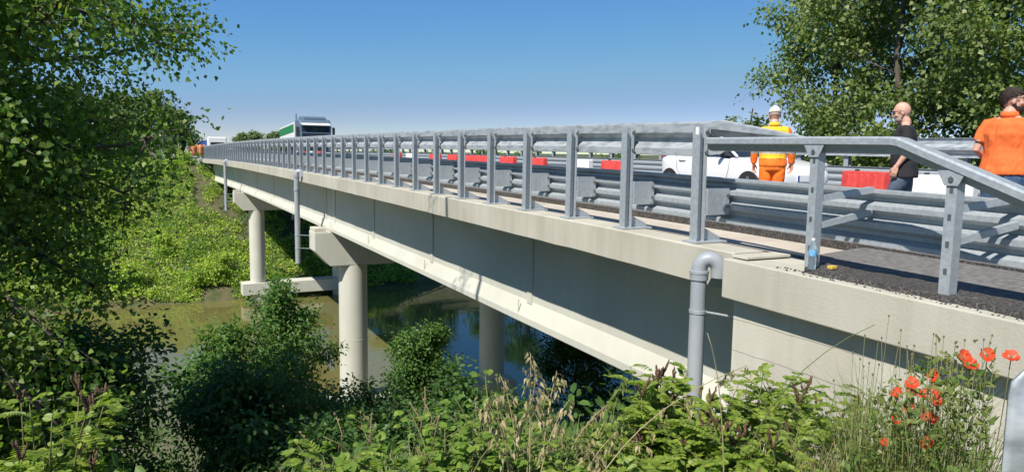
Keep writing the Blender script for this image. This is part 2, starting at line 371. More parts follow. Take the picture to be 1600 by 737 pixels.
# road fill behind the abutments
mb = MB(); mb.extr_y([(5.95,-5),(mirx(5.95),-5),(mirx(5.95),-.05),(mirx(6.6),-.105),(mirx(7.85),-.02),(CX,.05),(7.85,-.02),(6.6,-.105),(5.95,-.05)], [-60,-40,-20,-10,0,4.98], lambda y: deck(y)-.012)
mb.extr_y([(6.0,-.5),(mirx(6.0),-.5),(mirx(5.95),-.05),(mirx(6.6),-.105),(mirx(7.85),-.02),(CX,.05),(7.85,-.02),(6.6,-.105),(6.0,-.05)], [4.985,6.145], lambda y: deck(y)-.012)
tag(mb.build('road_fill_ground', M['asph']), kind='structure')
mb = MB(); mb.extr_y([(2.5,-2.6),(mirx(2.5),-2.6),(mirx(5.95),-.16),(CX,-.06),(5.95,-.16)], [Y1+1.32,110,130,170,230,450], lambda y: deck(y)-.01)
tag(mb.build('far_road_bank_ground', M['soil']), kind='structure')

# drain pipes
def pipe(x, y, ztop, zbot, end, r, brackets=(), sock=()):
    mb = MB(); pts = [(x,y,zbot)]; z = zbot
    pts.append((x,y,ztop-.02))
    e = Vector(end); c = Vector((x,y,ztop)); dx = Vector((e.x-x, e.y-y, 0)); R = dx.length/2
    dn = dx.normalized()
    for k in range(1, 11):
        a = math.pi*k/10; pts.append(c + dn*(R - R*math.cos(a)) + Vector((0,0,R*1.15*math.sin(a))))
    pts.append(pts[-1] + Vector((0,0,-.08)))
    mb.tube(pts, r, 20)
    p = mb.build('drainpipe', M['pipe'], BR, smooth='auto')
    for z in (ztop-.03,)+tuple(sock):
        m2 = MB(); m2.lathe([(r*1.0, z-.09), (r*1.16, z-.085), (r*1.16, z-.02), (r*1.22, z-.015), (r*1.22, z+.015), (r*1.02, z+.02)], (x,y,0), 20); m2.build('pipe_collar', M['pipe'], p, smooth='auto')
    for z, tx, ty in brackets:
        m2 = MB(); m2.lathe([(r*1.02, z-.02), (r*1.1, z-.018), (r*1.1, z+.018), (r*1.02, z+.02)], (x,y,0), 16)
        m2.tube([(x+.5*r,y-.2*r,z), (tx,ty,z)], .012, 6); m2.build('pipe_clamp', M['steel'], p, smooth='auto')
    return p
pipe(5.50, 6.36, deck(6.3)-.20, -4.2, (5.66, 6.22, 0), .088, [(-1.74, 5.70, 5.90)], (-3.05,))
pipe(5.58, 31.5, deck(31)-.12, -4.75, (5.78, 31.4, 0), .11, [(-3.55, 6.1, 31.1), (-4.1, 6.1, 31.1)], (-1.6,))
pipe(5.58, 62.6, deck(62)-.12, -4.9, (5.78, 62.5, 0), .12, [(-3.55, 6.1, 62), (-4.1, 6.1, 62)])
pipe(5.45, Y1-.2, deck(Y1)-.12, -4.2, (5.70, Y1-.3, 0), .12)
for yy in (15.6, 32.3, 47.5):
    mb = MB(); mb.tube([(8.25, yy, deck(yy)-.3), (8.25, yy, -3.2), (8.20, yy-.05, -3.5), (8.12, yy-.12, -4.35)], .075, 12); mb.build('drain_spout', M['pipe'], BR, smooth='auto')

# ------------------------------------------------------------------ steel barriers on the bridge edges
UP = [(.13,.425),(.09,.42),(.085,.40),(.085,.29),(.175,.225),(.175,.17),(.085,.09),(.085,0.005),(.12,0)]
LOWP = [(.46,-.255),(.40,-.262),(.40,-.29),(.48,-.33),(.48,-.37),(.40,-.41),(.40,-.455),(.48,-.50),(.48,-.54),(.40,-.58),(.40,-.63),(.48,-.67),(.48,-.71),(.40,-.755),(.40,-.80)]
def barrier(label, mirror, y_lo, y_hi, low_lo):
    t = thing('bridge_barrier', label, 'crash barrier', (0,0,0))
    f = mirx if mirror else (lambda x: x)
    yy = list(np.arange(y_lo, y_hi, 1.5)) + [y_hi]
    zo = lambda y: deck(y) + 1.037
    for nm, prof, a in (('upper_rail', UP, y_lo), ('lower_rail', LOWP, low_lo)):
        mb = MB(); L = list(np.arange(a, y_hi, 1.5)) + [y_hi]
        mb.extr_y([(f(5.965+x), z) for x, z in prof], L, zo, closed=False); mb.build(nm, M['steel2'] if nm == 'upper_rail' else M['steel'], t, solid=.005)
    s = -1 if mirror else 1
    # prototype post (local origin at the post foot)
    hp = 1.40
    mb = MB(); mb.box(-.06,-.05,-.065,.065,.02,hp); mb.box(.05,.06,-.065,.065,.02,hp); mb.box(-.05,.05,.0,.008,.02,hp-.005)
    post = mb.build('post', M['steel'], t)
    mb = MB(); mb.box(-.12,.36,-.13,.13,0.002,.026) if not mirror else mb.box(-.36,.12,-.13,.13,0.002,.026)
    x1, x2 = s*.062, s*.35
    mb.add([(x1,-.009,.027),(x2,-.009,.027),(x2,-.009,.06),(x1,-.009,.20),(x1,.009,.027),(x2,.009,.027),(x2,.009,.06),(x1,.009,.20)],
           [(0,1,2,3),(7,6,5,4),(0,4,5,1),(1,5,6,2),(2,6,7,3),(3,7,4,0)])
    plate = mb.build('base_plate', M['steel'], post, bevel=.003)
    mb = MB()
    a, b_ = sorted((s*.065, s*.395))
    mb.box(a, b_, -.10, -.094, .34, .66); mb.box(a, b_, .094, .10, .34, .66)
    e0, e1 = sorted((s*.065, s*.071)); mb.box(e0, e1, -.094, .094, .34, .66)
    e0, e1 = sorted((s*.389, s*.395)); mb.box(e0, e1, -.094, .094, .34, .66)
    e0, e1 = sorted((s*.325, s*.395)); mb.box(e0, e1, -.106, -.101, .36, .64)
    spacer = mb.build('spacer', M['steel'], post)
    mb = MB()
    for z in (1.33, 1.09): mb.lathe([(.02,-.02),(.02,.006),(.012,.02)], (s*.045-.0, -.068, z), 8, 'y')
    for z in (.44, .58): mb.lathe([(.018,-.02),(.018,.006)], (s*.36, -.11, z), 8, 'y')
    bolt = mb.build('bolt', M['bolt'], post)
    y = 6.967; n0 = 0
    while y - 1.5 > y_lo: y -= 1.5
    first = True
    while y < y_hi:
        p = post if first else copy_tree(post, t)
        p.rotation_euler = (random.uniform(-.006,.006), random.uniform(-.006,.006), random.uniform(-.03,.03))
        p.location = (f(5.965), y, deck(y)); first = False; y += 1.5
    return t
NB = barrier('long galvanised crash barrier along the camera side edge of the bridge', False, 6.9, 92.0, -9)
barrier('galvanised crash barrier on the far road edge, behind the walkers and the white car', True, -12, 92.0, -12)
# tapered end of the near upper rail
mb = MB(); rings = []
for k in range(9):
    t_ = k/8; y = 6.9 - 1.55*t_; h = .40 - .235*max(0, (t_-.12)/.88); lo = .285 - .095*t_; dp = .085 + .015*t_
    rings.append([(5.965+dp+.04, y, h+.012), (5.965+dp, y, h), (5.965+dp, y, lo+(h-lo)*.25*(1-t_)), (5.965+dp+.08*(1-.8*t_), y, lo-.06*(1-t_))])
mb.loft(rings, False, False); mb.build('rail_taper', M['steel2'], NB, solid=.006)
mb = MB(); mb.loft([[(5.965+.085, y, z) for z in zz] for y, zz in ((6.9,(.005,.09,.17)),(6.72,(.02,.10,.16)),(6.62,(.06,.11,.15)))], False, False); mb.build('rail_end', M['steel2'], NB, solid=.006)
mb = MB(); mb.box(5.895,5.899,6.93,6.985,.245,.335); mb.build('sticker', M['white'], NB)

# end handrail over the wing wall
HR = thing('end_rail', 'galvanised sloping end rail on two posts, in front of the walkers above the wing wall', 'railing', (0,0,0))
HP = [(.14,.20),(.02,.20),(0,.185),(0,.135),(.03,.125),(.06,.06),(.14,.055)]
mb = MB(); rings = []
for y, dz in [(6.55,0),(5.0,-.01),(4.24,-.02),(4.17,-.03),(3.9,-.135),(3.1,-.44),(2.2,-.80),(1.7,-1.0)]:
    rings.append([(5.68+x, y, z+dz) for x, z in HP])
mb.loft(rings, False, False); mb.build('rail', M['steel'], HR, solid=.006)
for y, top in ((5.04,.06),(3.68,-.15)):
    mb = MB(); d = deck(y)-.012
    mb.box(5.70,5.708,y-.045,y+.045,d,top); mb.box(5.708,5.80,y-.045,y-.038,d,top); mb.box(5.708,5.80,y+.038,y+.045,d,top)
    mb.box(5.793,5.80,y-.038,y-.02,d,top)
    for z in np.linspace(d+.2, top-.12, 4): mb.box(5.698,5.6995,y-.015,y+.015,z,z+.05, 1)
    p = mb.build('post', [M['steel'], M['bolt']], HR)
    mb = MB(); mb.add([(5.690,y-.12,top+.06),(5.690,y+.12,top+.06),(5.690,y+.055,top-.06),(5.690,y-.055,top-.06)], [(0,1,2,3)]); mb.build('rail_bracket', M['steel'], p, solid=.008)
    mb = MB(); mb.lathe([(.022,-.006),(.022,.0),(.014,.008)], (5.682,y,top-.01), 8, 'x'); mb.build('bolt', M['bolt'], p)
    for z0, z1 in ((-.42,-.34),(-.68,-.56)):
        mb = MB(); mb.add([(5.81,y-.04,z0),(6.36,y-.16,z1),(6.36,y-.16,z1+.06),(5.81,y-.04,z0+.06),(5.81,y-.03,z0),(6.36,y-.10,z1),(6.36,y-.10,z1+.06),(5.81,y-.03,z0+.06)], [(0,1,2,3),(7,6,5,4),(0,4,5,1),(1,5,6,2),(2,6,7,3),(3,7,4,0)])
        mb.build('brace', M['steel'], p)
# near guardrail end at the right frame edge
GE = thing('guardrail_end', 'rounded end of a scratched galvanised guardrail beside the poppies', 'guardrail', (1.9,1.02,-1.75))
mb = MB()
o = [( -.02,.9),(-.02,1.18),(0,1.235),(.03,1.262),(.08,1.275),(3.2,1.275),(3.2,.9)]
d_ = Vector((.86,-.51,0)).normalized(); nn = Vector((.51,.86,0))
def gp(u, v, w): return tuple(d_*u + nn*w + Vector((0,0,v)))
bend = lambda v: .05*math.cos((v-.9)/.375*2*math.pi)
rows = []
for v in np.linspace(.88, 1.275, 13):
    u0 = -.02 + (max(0, v-1.19)/.085)**2*.09
    rows.append([gp(u0 + u, v, bend(v) if u > .05 else 0) for u in (0, .02, .12, .5, 1.2, 2.2, 3.4)])
mb.loft(rows, False, False); mb.build('rail', M['steel2'], GE, smooth=True, solid=.008)
for u in (.8, 2.6):
    mb = MB(); c = Vector(gp(u, 0, .12)); mb.box(c.x-.05,c.x+.05,c.y-.05,c.y+.05,-.1,1.25); mb.build('post', M['steel'], GE)

# joint cover sheet, fresh asphalt shoulder, bottle, sponge
mb = MB(); mb.box(5.56,6.18,5.70,5.93,deck(5.8)+.0,deck(5.8)+.03); tag(mb.build('cover_plate', M['edge'], bevel=.006), 'pale flat cover plate on the bridge edge beside the drainpipe elbow', 'plate')
mb = MB(); rings = []
for y in np.arange(-6, 5.36, .08):
    d = deck(y); e = 5.60 + .06*noise.noise(Vector((y*2.2,0,0))) + .04*noise.noise(Vector((y*9,0,0))) - (.04 if y < 3 else 0) + max(0, (y-5.0))*1.2
    rings.append([(e, y, d-.013)] + [(e + (6.12+.08*noise.noise(Vector((y*1.3,9,0)))-e)*t, y, d + .012 + .018*noise.noise(Vector((e+t*9, y*7, 2))) + (.02 if 0 < t < 1 else -.05)) for t in (.03,.15,.3,.45,.6,.75,.9,1)])
mb.loft(rings, False, False); tag(mb.build('asphalt_shoulder_pavement', M['asph2']), kind='structure')
rnd = random.Random(3)
mb = MB()
for k in range(420):
    y = rnd.uniform(1.5, 5.35); x = 5.62 - rnd.random()**2.5*.13 + .06*noise.noise(Vector((y*2.2,0,0))); r = rnd.uniform(.002,.009)*(1 if rnd.random() < .9 else 1.6); mb.ell((x, y, deck(y)-.008), (r,r*1.3,r*.7), 5, 3)
tag(mb.build('asphalt_crumbs_gravel', M['asph2']), kind='stuff')
mb = MB(); mb.extr_y([(6.268,-.004),(6.95,-.112),(7.95,-.112)], list(np.arange(6.15, 92, 2.0)), lambda y: deck(y)+.005, closed=False)
tag(mb.build('kerb_strip_pavement', M['kerb']), kind='structure')
BO = thing('water_bottle', 'clear plastic water bottle with a blue label at the foot of the end rail post', 'bottle', (5.63,4.93,deck(4.95)+.02))
mb = MB(); mb.lathe([(.030,0),(.037,.006),(.037,.05),(.034,.058),(.037,.066),(.037,.11),(.034,.118),(.037,.126),(.037,.20),(.030,.235),(.016,.265),(.014,.285)], (0,0,0), 20); mb.build('bottle_body', M['petb'], BO, smooth=True)
mb = MB(); mb.lathe([(.0375,.135),(.0382,.137),(.0382,.190),(.0375,.192)], (0,0,0), 20); mb.build('label_band', M['label'], BO, smooth='auto')
mb = MB(); mb.lathe([(.017,.283),(.017,.302),(.015,.304)], (0,0,0), 16); mb.build('cap', M['white'], BO, smooth='auto')
mb = MB(); mb.box(5.78,5.86,4.83,4.89,deck(4.85)+.03,deck(4.85)+.065); tag(mb.build('sponge', M['yellow'], bevel=.008), 'small yellow sponge block lying beside the water bottle', 'sponge')

# ------------------------------------------------------------------ plastic road barriers on the lane line
def plastic_barrier(y, col, label, group='plastic lane barriers', x=10.15, rz=0):
    t = thing('plastic_barrier', label, 'road barrier', (x, y, road_z(x, y)+.003), rz, group)
    pr = [(-.21,0),(.21,0),(.21,.09),(.10,.29),(.075,.71),(-.075,.71),(-.10,.29),(-.21,.09)]
    mb = MB(); mb.loft([[(px*(k), yy, z*(1 if abs(yy) < .45 else .985)) for px, z in pr] for yy, k in ((-.47,.9),(-.40,1),(-.02,1),(.02,1),(.40,1),(.47,.9))])
    b = mb.build('body', M[col], t, bevel=.012)
    mb = MB()
    for yy in (-.3,-.15,0,.15,.3):
        mb.add([(-.095,yy-.03,.32),(-.095,yy+.03,.32),(-.076,yy+.03,.67),(-.076,yy-.03,.67),(-.112,yy-.022,.33),(-.112,yy+.022,.33),(-.093,yy+.022,.65),(-.093,yy-.022,.65)],[(0,1,2,3),(4,5,6,7),(0,4,5,1),(1,5,6,2),(2,6,7,3),(3,7,4,0)])
    mb.build('rib', M[col], b, bevel=.005)
    mb = MB(); mb.lathe([(.035,.71),(.035,.735),(.03,.74)], (0,.2,0), 10); mb.build('filler_cap', M['dark'], t)
    return t
plastic_barrier(7.95, 'red', 'red ribbed plastic barrier left of the man in the black T-shirt', rz=rad(-12))
plastic_barrier(6.72, 'white', 'white plastic barrier between the men in the black and the orange shirts', rz=rad(8))
plastic_barrier(14.95, 'red', 'red plastic barrier standing just behind the rear of the white car')
plastic_barrier(16.5, 'white', 'white plastic barrier between the red one behind the car and the next red one', rz=.05)
for y, lb in ((18.85,'red plastic barrier, the first one past the lone white barrier behind the car'),(20.8,'red plastic barrier, second past the lone white barrier behind the car'),
              (22.7,'red plastic barrier, the nearer of the close pair past the lone white one'),(23.75,'red plastic barrier, far half of a close pair'),
              (25.4,'red plastic barrier just past the close pair of red ones'),(27.3,'red plastic barrier in front of the white barrier farther along the bridge')):
    plastic_barrier(y, 'red', lb, rz=random.uniform(-.06,.06))
plastic_barrier(30.3, 'white', 'white plastic barrier between two red ones in mid bridge')
plastic_barrier(32.2, 'red', 'red plastic barrier right after the white one in mid bridge, this side of the lorry')
for k in range(9):
    plastic_barrier(49+2.8*k, 'red' if k % 2 == 0 else 'white', ('small red' if k % 2 == 0 else 'small white') + ' plastic barrier in the distant row behind the lorry', 'distant row of plastic lane barriers')

# ------------------------------------------------------------------ white hatchback
def apply_mods(o):
    dg = bpy.context.evaluated_depsgraph_get(); dg.update()
    me = bpy.data.meshes.new_from_object(o.evaluated_get(dg)); o.modifiers.clear(); o.data = me
def wheel(t, x, y, r, side):
    mb = MB(); mb.lathe([(r*.62,-.09),(r*.93,-.09),(r,-.06),(r,.06),(r*.93,.09),(r*.62,.09)], (x,y,r), 32, 'x'); wl = mb.build('wheel', M['black'], t, smooth='auto')
    s = side; mb = MB()
    mb.lathe([(r*.66,.05*s),(r*.66,.085*s),(r*.60,.09*s),(r*.57,.03*s)], (x,y,r), 32, 'x')
    for k in range(5):
        for dd in (-.12,.12):
            a = 2*math.pi*k/5 + .3; c1 = Vector((x+.075*s, y+math.cos(a)*r*.12, r+math.sin(a)*r*.12)); c2 = Vector((x+.08*s, y+math.cos(a+dd)*r*.6, r+math.sin(a+dd)*r*.6))
            mb.tube([c1, c2], [.022,.016], 6)
    mb.lathe([(.05,.05*s),(.05,.09*s),(.03,.095*s)], (x,y,r), 14, 'x'); mb.build('rim', M['rim'], wl, smooth='auto')
    mb = MB(); mb.lathe([(r*.6,.0),(r*.6,.02*s)], (x,y,r), 24, 'x'); mb.build('hub_disc', M['dark'], wl)
def car():
    cx, cy = 11.15, 11.80
    t = thing('parked_car', 'white small hatchback with dark windows standing on the road behind the barrier', 'car', (cx, cy, road_z(cx, cy)))
    S = [(-1.80,.50,.34,.46,.60),(-1.74,.66,.26,.5,.68),(-1.62,.77,.22,.54,.76),(-1.35,.82,.20,.58,.86),(-1.0,.835,.20,.62,.93),(-.65,.84,.20,.66,.985),(-.2,.84,.20,.7,1.0),(.4,.84,.20,.72,1.01),(.9,.84,.20,.74,1.03),(1.3,.835,.2,.76,1.05),(1.55,.80,.24,.76,1.04),(1.68,.72,.30,.74,1.0),(1.73,.60,.36,.7,.92)]
    mb = MB(); rings = []
    for y, w_, zb, zm, zt in S:
        zt *= .87
        h = [(w_*.86,zb),(w_*.97,zb+.08),(w_,zm-.08),(w_*.995,zm+.03),(w_*.965,zt-.06),(w_*.90,zt-.01),(w_*.6,zt+.015)]
        rings.append([(x,y,z) for x,z in h] + [(-x,y,z) for x,z in h[::-1]])
    mb.loft(rings); bd = mb.build('body', M['carw'], t, smooth=True)
    md = bd.modifiers.new('s','SUBSURF'); md.levels = 2; md.render_levels = 2; apply_mods(bd)
    for y in (-1.12, 1.25):
        m2 = MB(); m2.lathe([(.365,-1.2),(.365,1.2)], (0,y,.30), 40, 'x'); cut = m2.build('cut', M['dark']); cut.data.materials.clear(); cut.data.materials.append(M['dark'])
        md = bd.modifiers.new('b','BOOLEAN'); md.object = cut; md.operation = 'DIFFERENCE'; md.solver = 'EXACT'; apply_mods(bd); bpy.data.objects.remove(cut)
        m2 = MB(); m2.box(-.62,.62,y-.36,y+.36,.22,.66); m2.build('wheel_well', M['dark'], t)
        for s in (-1,1): wheel(t, s*.74, y, .30, s)
    # greenhouse
    def rr(y0,y1,w_,z,n=.16):
        return [(-w_,y0+n,z),(-w_+n,y0,z),(w_-n,y0,z),(w_,y0+n,z),(w_,(y0+y1)/2,z),(w_,y1-n,z),(w_-n,y1,z),(-w_+n,y1,z),(-w_,y1-n,z),(-w_,(y0+y1)/2,z)]
    mb = MB(); mb.loft([rr(-.78,1.66,.79,.84), rr(-.52,1.60,.755,1.02), rr(-.22,1.50,.70,1.25), rr(.02,1.38,.64,1.41)]); mb.build('window', M['glass'], t, smooth='auto')
    mb = MB(); mb.loft([rr(-.06,1.42,.655,1.415), rr(0,1.40,.645,1.455), rr(.1,1.3,.56,1.485), rr(.3,1.1,.3,1.495)]); mb.build('roof', M['carw'], t, smooth='auto')
    for s in (-1,1):
        mb = MB(); mb.tube([(s*.775,-.76,.85),(s*.74,-.47,1.03),(s*.69,-.17,1.26),(s*.64,.07,1.42)], .03, 8); mb.build('pillar', M['carw'], t, smooth=True)
        mb = MB(); mb.tube([(s*.785,1.05,.87),(s*.735,1.0,1.2),(s*.66,.92,1.42)], .05, 8); mb.build('pillar', M['carw'], t, smooth=True)
        mb = MB(); mb.tube([(s*.77,1.50,.86),(s*.72,1.44,1.2),(s*.64,1.32,1.42)], .07, 8); mb.build('pillar', M['carw'], t, smooth=True)
        mb = MB(); mb.ell((s*.93,-.42,.95),(.10,.06,.065)); mi = mb.build('mirror', M['carw'], t, smooth=True)
        mb = MB(); mb.add([(s*.80,-.62,.86),(s*.80,-.33,.86),(s*.775,-.40,1.0),(s*.84,-.60,.86),(s*.84,-.35,.86),(s*.815,-.42,.98)],[(0,1,2),(3,4,5),(0,3,4,1),(1,4,5,2),(2,5,3,0)]); mb.box(min(s*.8,s*.9),max(s*.8,s*.9),-.46,-.40,.88,.92); mb.build('mirror_foot', M['dark'], mi)
        mb = MB(); mb.tube([(s*.832,.93,.76),(s*.855,.88,.765),(s*.855,.74,.765),(s*.832,.69,.76)], .014, 6)
        d = mb.build('handle', M['carw'], t, smooth=True)
        mb = MB(); mb.tube([(s*.838,-.62,.81),(s*.843,-.60,.60),(s*.835,-.50,.32)], .004, 4); mb.tube([(s*.836,1.0,.82),(s*.842,1.0,.60),(s*.836,.78,.32)], .004, 4); mb.tube([(s*.836,.78,.32),(s*.836,-.5,.32)], .004, 4); mb.build('door_seam', M['dark'], t)
        mb = MB(); mb.ell((s*.60,-1.60,.70),(.15,.10,.07)); mb.build('headlight', M['lamp'], t, smooth=True)
        mb = MB(); mb.ell((s*.66,1.63,.85),(.07,.07,.10)); mb.build('tail_light', M['lampr'], t, smooth=True)
    mb = MB(); mb.box(-.26,.26,-1.82,-1.805,.40,.51); p = mb.build('number_plate', M['plate'], t)
    mb = MB(); mb.box(-.26,-.215,-1.823,-1.8205,.402,.508); mb.box(.215,.26,-1.823,-1.8205,.402,.508); mb.build('plate_band', M['plateb'], p)
    mb = MB(); mb.box(-.45,.45,-1.80,-1.70,.26,.36); mb.build('grille', M['dark'], t, bevel=.02)
car()

# ------------------------------------------------------------------ oncoming lorry with a green tipper body
def lorry():
    X0, Y0_ = 12.2, 60.0
    t = thing('tipper_lorry', 'blue grey lorry cab with dark windscreen and green sided tipper body coming over the bridge', 'lorry', (X0, Y0_, road_z(X0, Y0_)))
    def rect(y, w_, z0, z1, b=.12): return [(-w_,y,z0),(w_,y,z0),(w_,y,z1-b),(w_-b,y,z1),(-w_+b,y,z1),(-w_,y,z1-b)]
    mb = MB(); mb.loft([rect(0,1.16,.45,2.2,.1), rect(.10,1.24,.42,3.0), rect(.45,1.25,.42,3.28), rect(2.0,1.25,.42,3.35), rect(2.15,1.22,.5,3.3)]); mb.build('cab', M['silver'], t, bevel=.03)
    mb = MB(); mb.add([(-1.08,-.03,1.75),(1.08,-.03,1.75),(1.12,.05,2.86),(-1.12,.05,2.86),(-1.08,.06,1.75),(1.08,.06,1.75),(1.12,.14,2.86),(-1.12,.14,2.86)],[(0,1,2,3),(7,6,5,4),(0,4,5,1),(1,5,6,2),(2,6,7,3),(3,7,4,0)]); mb.build('windscreen', M['glass'], t, bevel=.02)
    mb = MB(); mb.add([(-1.12,.0,2.90),(1.12,.0,2.90),(1.12,-.22,2.78),(-1.12,-.22,2.78),(-1.12,.0,2.96),(1.12,.0,2.96),(1.12,-.22,2.84),(-1.12,-.22,2.84)],[(0,1,2,3),(7,6,5,4),(0,4,5,1),(1,5,6,2),(2,6,7,3),(3,7,4,0)]); mb.build('visor', M['white'], t)
    mb = MB(); mb.loft([rect(.35,.85,3.2,3.36,.05), rect(.9,1.0,3.2,3.5,.1), rect(1.8,1.0,3.2,3.55,.1)]); mb.build('air_deflector', M['silver'], t)
    mb = MB(); 
    for k in range(4): mb.box(-.9,.9,-.06,.0,.85+.2*k,.97+.2*k)
    mb.build('grille', M['dark'], t)
    mb = MB(); mb.box(-1.2,1.2,-.12,.05,.40,.78); mb.build('bumper', M['dark'], t, bevel=.05)
    for s in (-1,1):
        mb = MB(); mb.box(min(s*.75,s*1.1),max(s*.75,s*1.1),-.15,-.11,.50,.68); mb.build('headlight', M['lamp'], t)
        mb = MB(); mb.box(min(s*1.32,s*1.52),max(s*1.32,s*1.52),.0,.12,1.95,2.65); mb.tube([(s*1.22,.1,2.6),(s*1.42,.06,2.62)], .03, 6); mb.build('mirror', M['dark'], t, bevel=.02)
        mb = MB(); mb.box(min(s*1.252,s*1.26),max(s*1.252,s*1.26),.35,1.3,1.75,2.6); mb.build('side_window', M['glass'], t)
        for y in (1.2, 5.4, 6.7): wheel(t, s*1.05, y, .5, s)
    mb = MB(); mb.tube([(-1.18,1.9,3.3),(-1.18,1.9,3.75)], .05, 8); mb.build('exhaust_stack', M['silver'], t)
    mb = MB()
    mb.add([(-1.25,2.5,1.3),(1.25,2.5,1.3),(1.25,9.8,1.3),(-1.25,9.8,1.3),(-1.25,2.5,3.1),(1.25,2.5,3.1),(1.25,9.8,2.75),(-1.25,9.8,2.75)],[(3,2,1,0),(4,5,6,7),(0,1,5,4),(1,2,6,5),(2,3,7,6),(3,0,4,7)])
    bd = mb.build('tipper_body', M['plate'], t, bevel=.02)
    mb = MB(); mb.add([(-1.258,2.7,2.3),(-1.258,9.7,2.0),(-1.258,9.7,2.62),(-1.258,2.7,2.95),(-1.27,2.7,2.3),(-1.27,9.7,2.0),(-1.27,9.7,2.62),(-1.27,2.7,2.95)],[(0,1,2,3),(7,6,5,4),(0,4,5,1),(1,5,6,2),(2,6,7,3),(3,7,4,0)]); mb.build('side_board', M['green'], bd)
    mb = MB(); mb.box(-.5,.5,2.2,9.6,.7,1.25); mb.build('chassis', M['dark'], t)
lorry()
def far_truck():
    t = thing('covered_truck', 'distant white fronted truck with a blue tarpaulin body beyond the bridge end', 'truck', (10.6, 131, road_z(CX, 131)-.02))
    mb = MB(); mb.box(-1.45,1.45,0,2.0,.5,3.45); mb.build('cab', M['white'], t, bevel=.15)
    mb = MB(); mb.box(-1.05,1.05,-.02,.1,1.7,2.6); mb.build('windscreen', M['glass'], t)
    mb = MB(); mb.box(-1.25,1.25,2.4,26,1.2,3.0); mb.build('tarpaulin_body', M['tarpb'], t, bevel=.1)
    mb = MB(); mb.box(-1.27,1.27,2.3,26.1,.7,1.9); mb.build('side_panel', M['maroon'], t)
    for s in (-1,1):
        for y in (1.2, 16, 18): wheel(t, s*1.05, y, .5, s)
far_truck()

# ------------------------------------------------------------------ people
def remesh(mb, name, mats, parent, vox=.011, smooth_it=4, fold=0, fscale=(9,9,4), facemat=None):
    o = mb.build(name, M['dark'], None); o.data.materials.clear()
    md = o.modifiers.new('r','REMESH'); md.mode = 'VOXEL'; md.voxel_size = vox
    md = o.modifiers.new('s','SMOOTH'); md.iterations = smooth_it; md.factor = .5
    apply_mods(o); me = o.data; me.name = name
    if fold:
        nrm = [v.normal.copy() for v in me.vertices]
        for v, nn in zip(me.vertices, nrm):
            p = v.co; a = noise.noise(Vector((p.x*fscale[0]+p.z*5, p.y*fscale[1], p.z*fscale[2]))); b = noise.noise(Vector((p.x*22+3, p.y*22, p.z*9-p.x*12)))
            v.co = p + nn*fold*(a*1.2 + (1-abs(b)*2)*.6)
        me.update()
    for m in mats: me.materials.append(m)
    if facemat:
        for p in me.polygons: p.material_index = facemat(p.center)
    me.polygons.foreach_set('use_smooth', [True]*len(me.polygons))
    o.parent = parent; return o
def ering(c, rx, ry, n=18, yaw=0):
    cs, sn = math.cos(yaw), math.sin(yaw)
    return [(c[0] + rx*math.cos(t)*cs - ry*math.sin(t)*sn, c[1] + rx*math.cos(t)*sn + ry*math.sin(t)*cs, c[2]) for t in [2*math.pi*k/n for k in range(n)]]
def hand(mb, w_, d, side, back, s=1, curl=.5):
    # w_ wrist, d direction of hand, side toward thumb, back = back of the hand normal
    w_, d, side, back = Vector(w_), Vector(d).normalized(), Vector(side), Vector(back)
    side = (side - d*side.dot(d)).normalized(); back = d.cross(side) if back.dot(d.cross(side)) > 0 else -d.cross(side)
    def pt(a, b, c): return w_ + d*a*s + side*b*s + back*c*s
    for b in (-.030,-.010,.010,.028): mb.tube([pt(-.02,b*.5,0), pt(.045,b*.9,.004), pt(.092,b,.002)], [.017*s,.016*s,.0125*s], 8)
    for b, L in ((-.032,.062),(-.011,.078),(.011,.084),(.030,.074)):
        a1 = curl*.6; p0 = (.088,b,0); p1 = (.088+L*.42*math.cos(a1), b*1.08, -L*.42*math.sin(a1)); a2 = curl*1.5
        p2 = (p1[0]+L*.32*math.cos(a2), b*1.1, p1[2]-L*.32*math.sin(a2)); a3 = curl*2.1
        p3 = (p2[0]+L*.28*math.cos(a3), b*1.1, p2[2]-L*.28*math.sin(a3))
        mb.tube([pt(*p0), pt(*p1), pt(*p2), pt(*p3)], [.0105*s,.0098*s,.0088*s,.0075*s], 8)
    mb.tube([pt(.015,.025,-.004), pt(.045,.050,-.012), pt(.075,.058,-.022), pt(.10,.055,-.03)], [.014*s,.013*s,.011*s,.0085*s], 8)
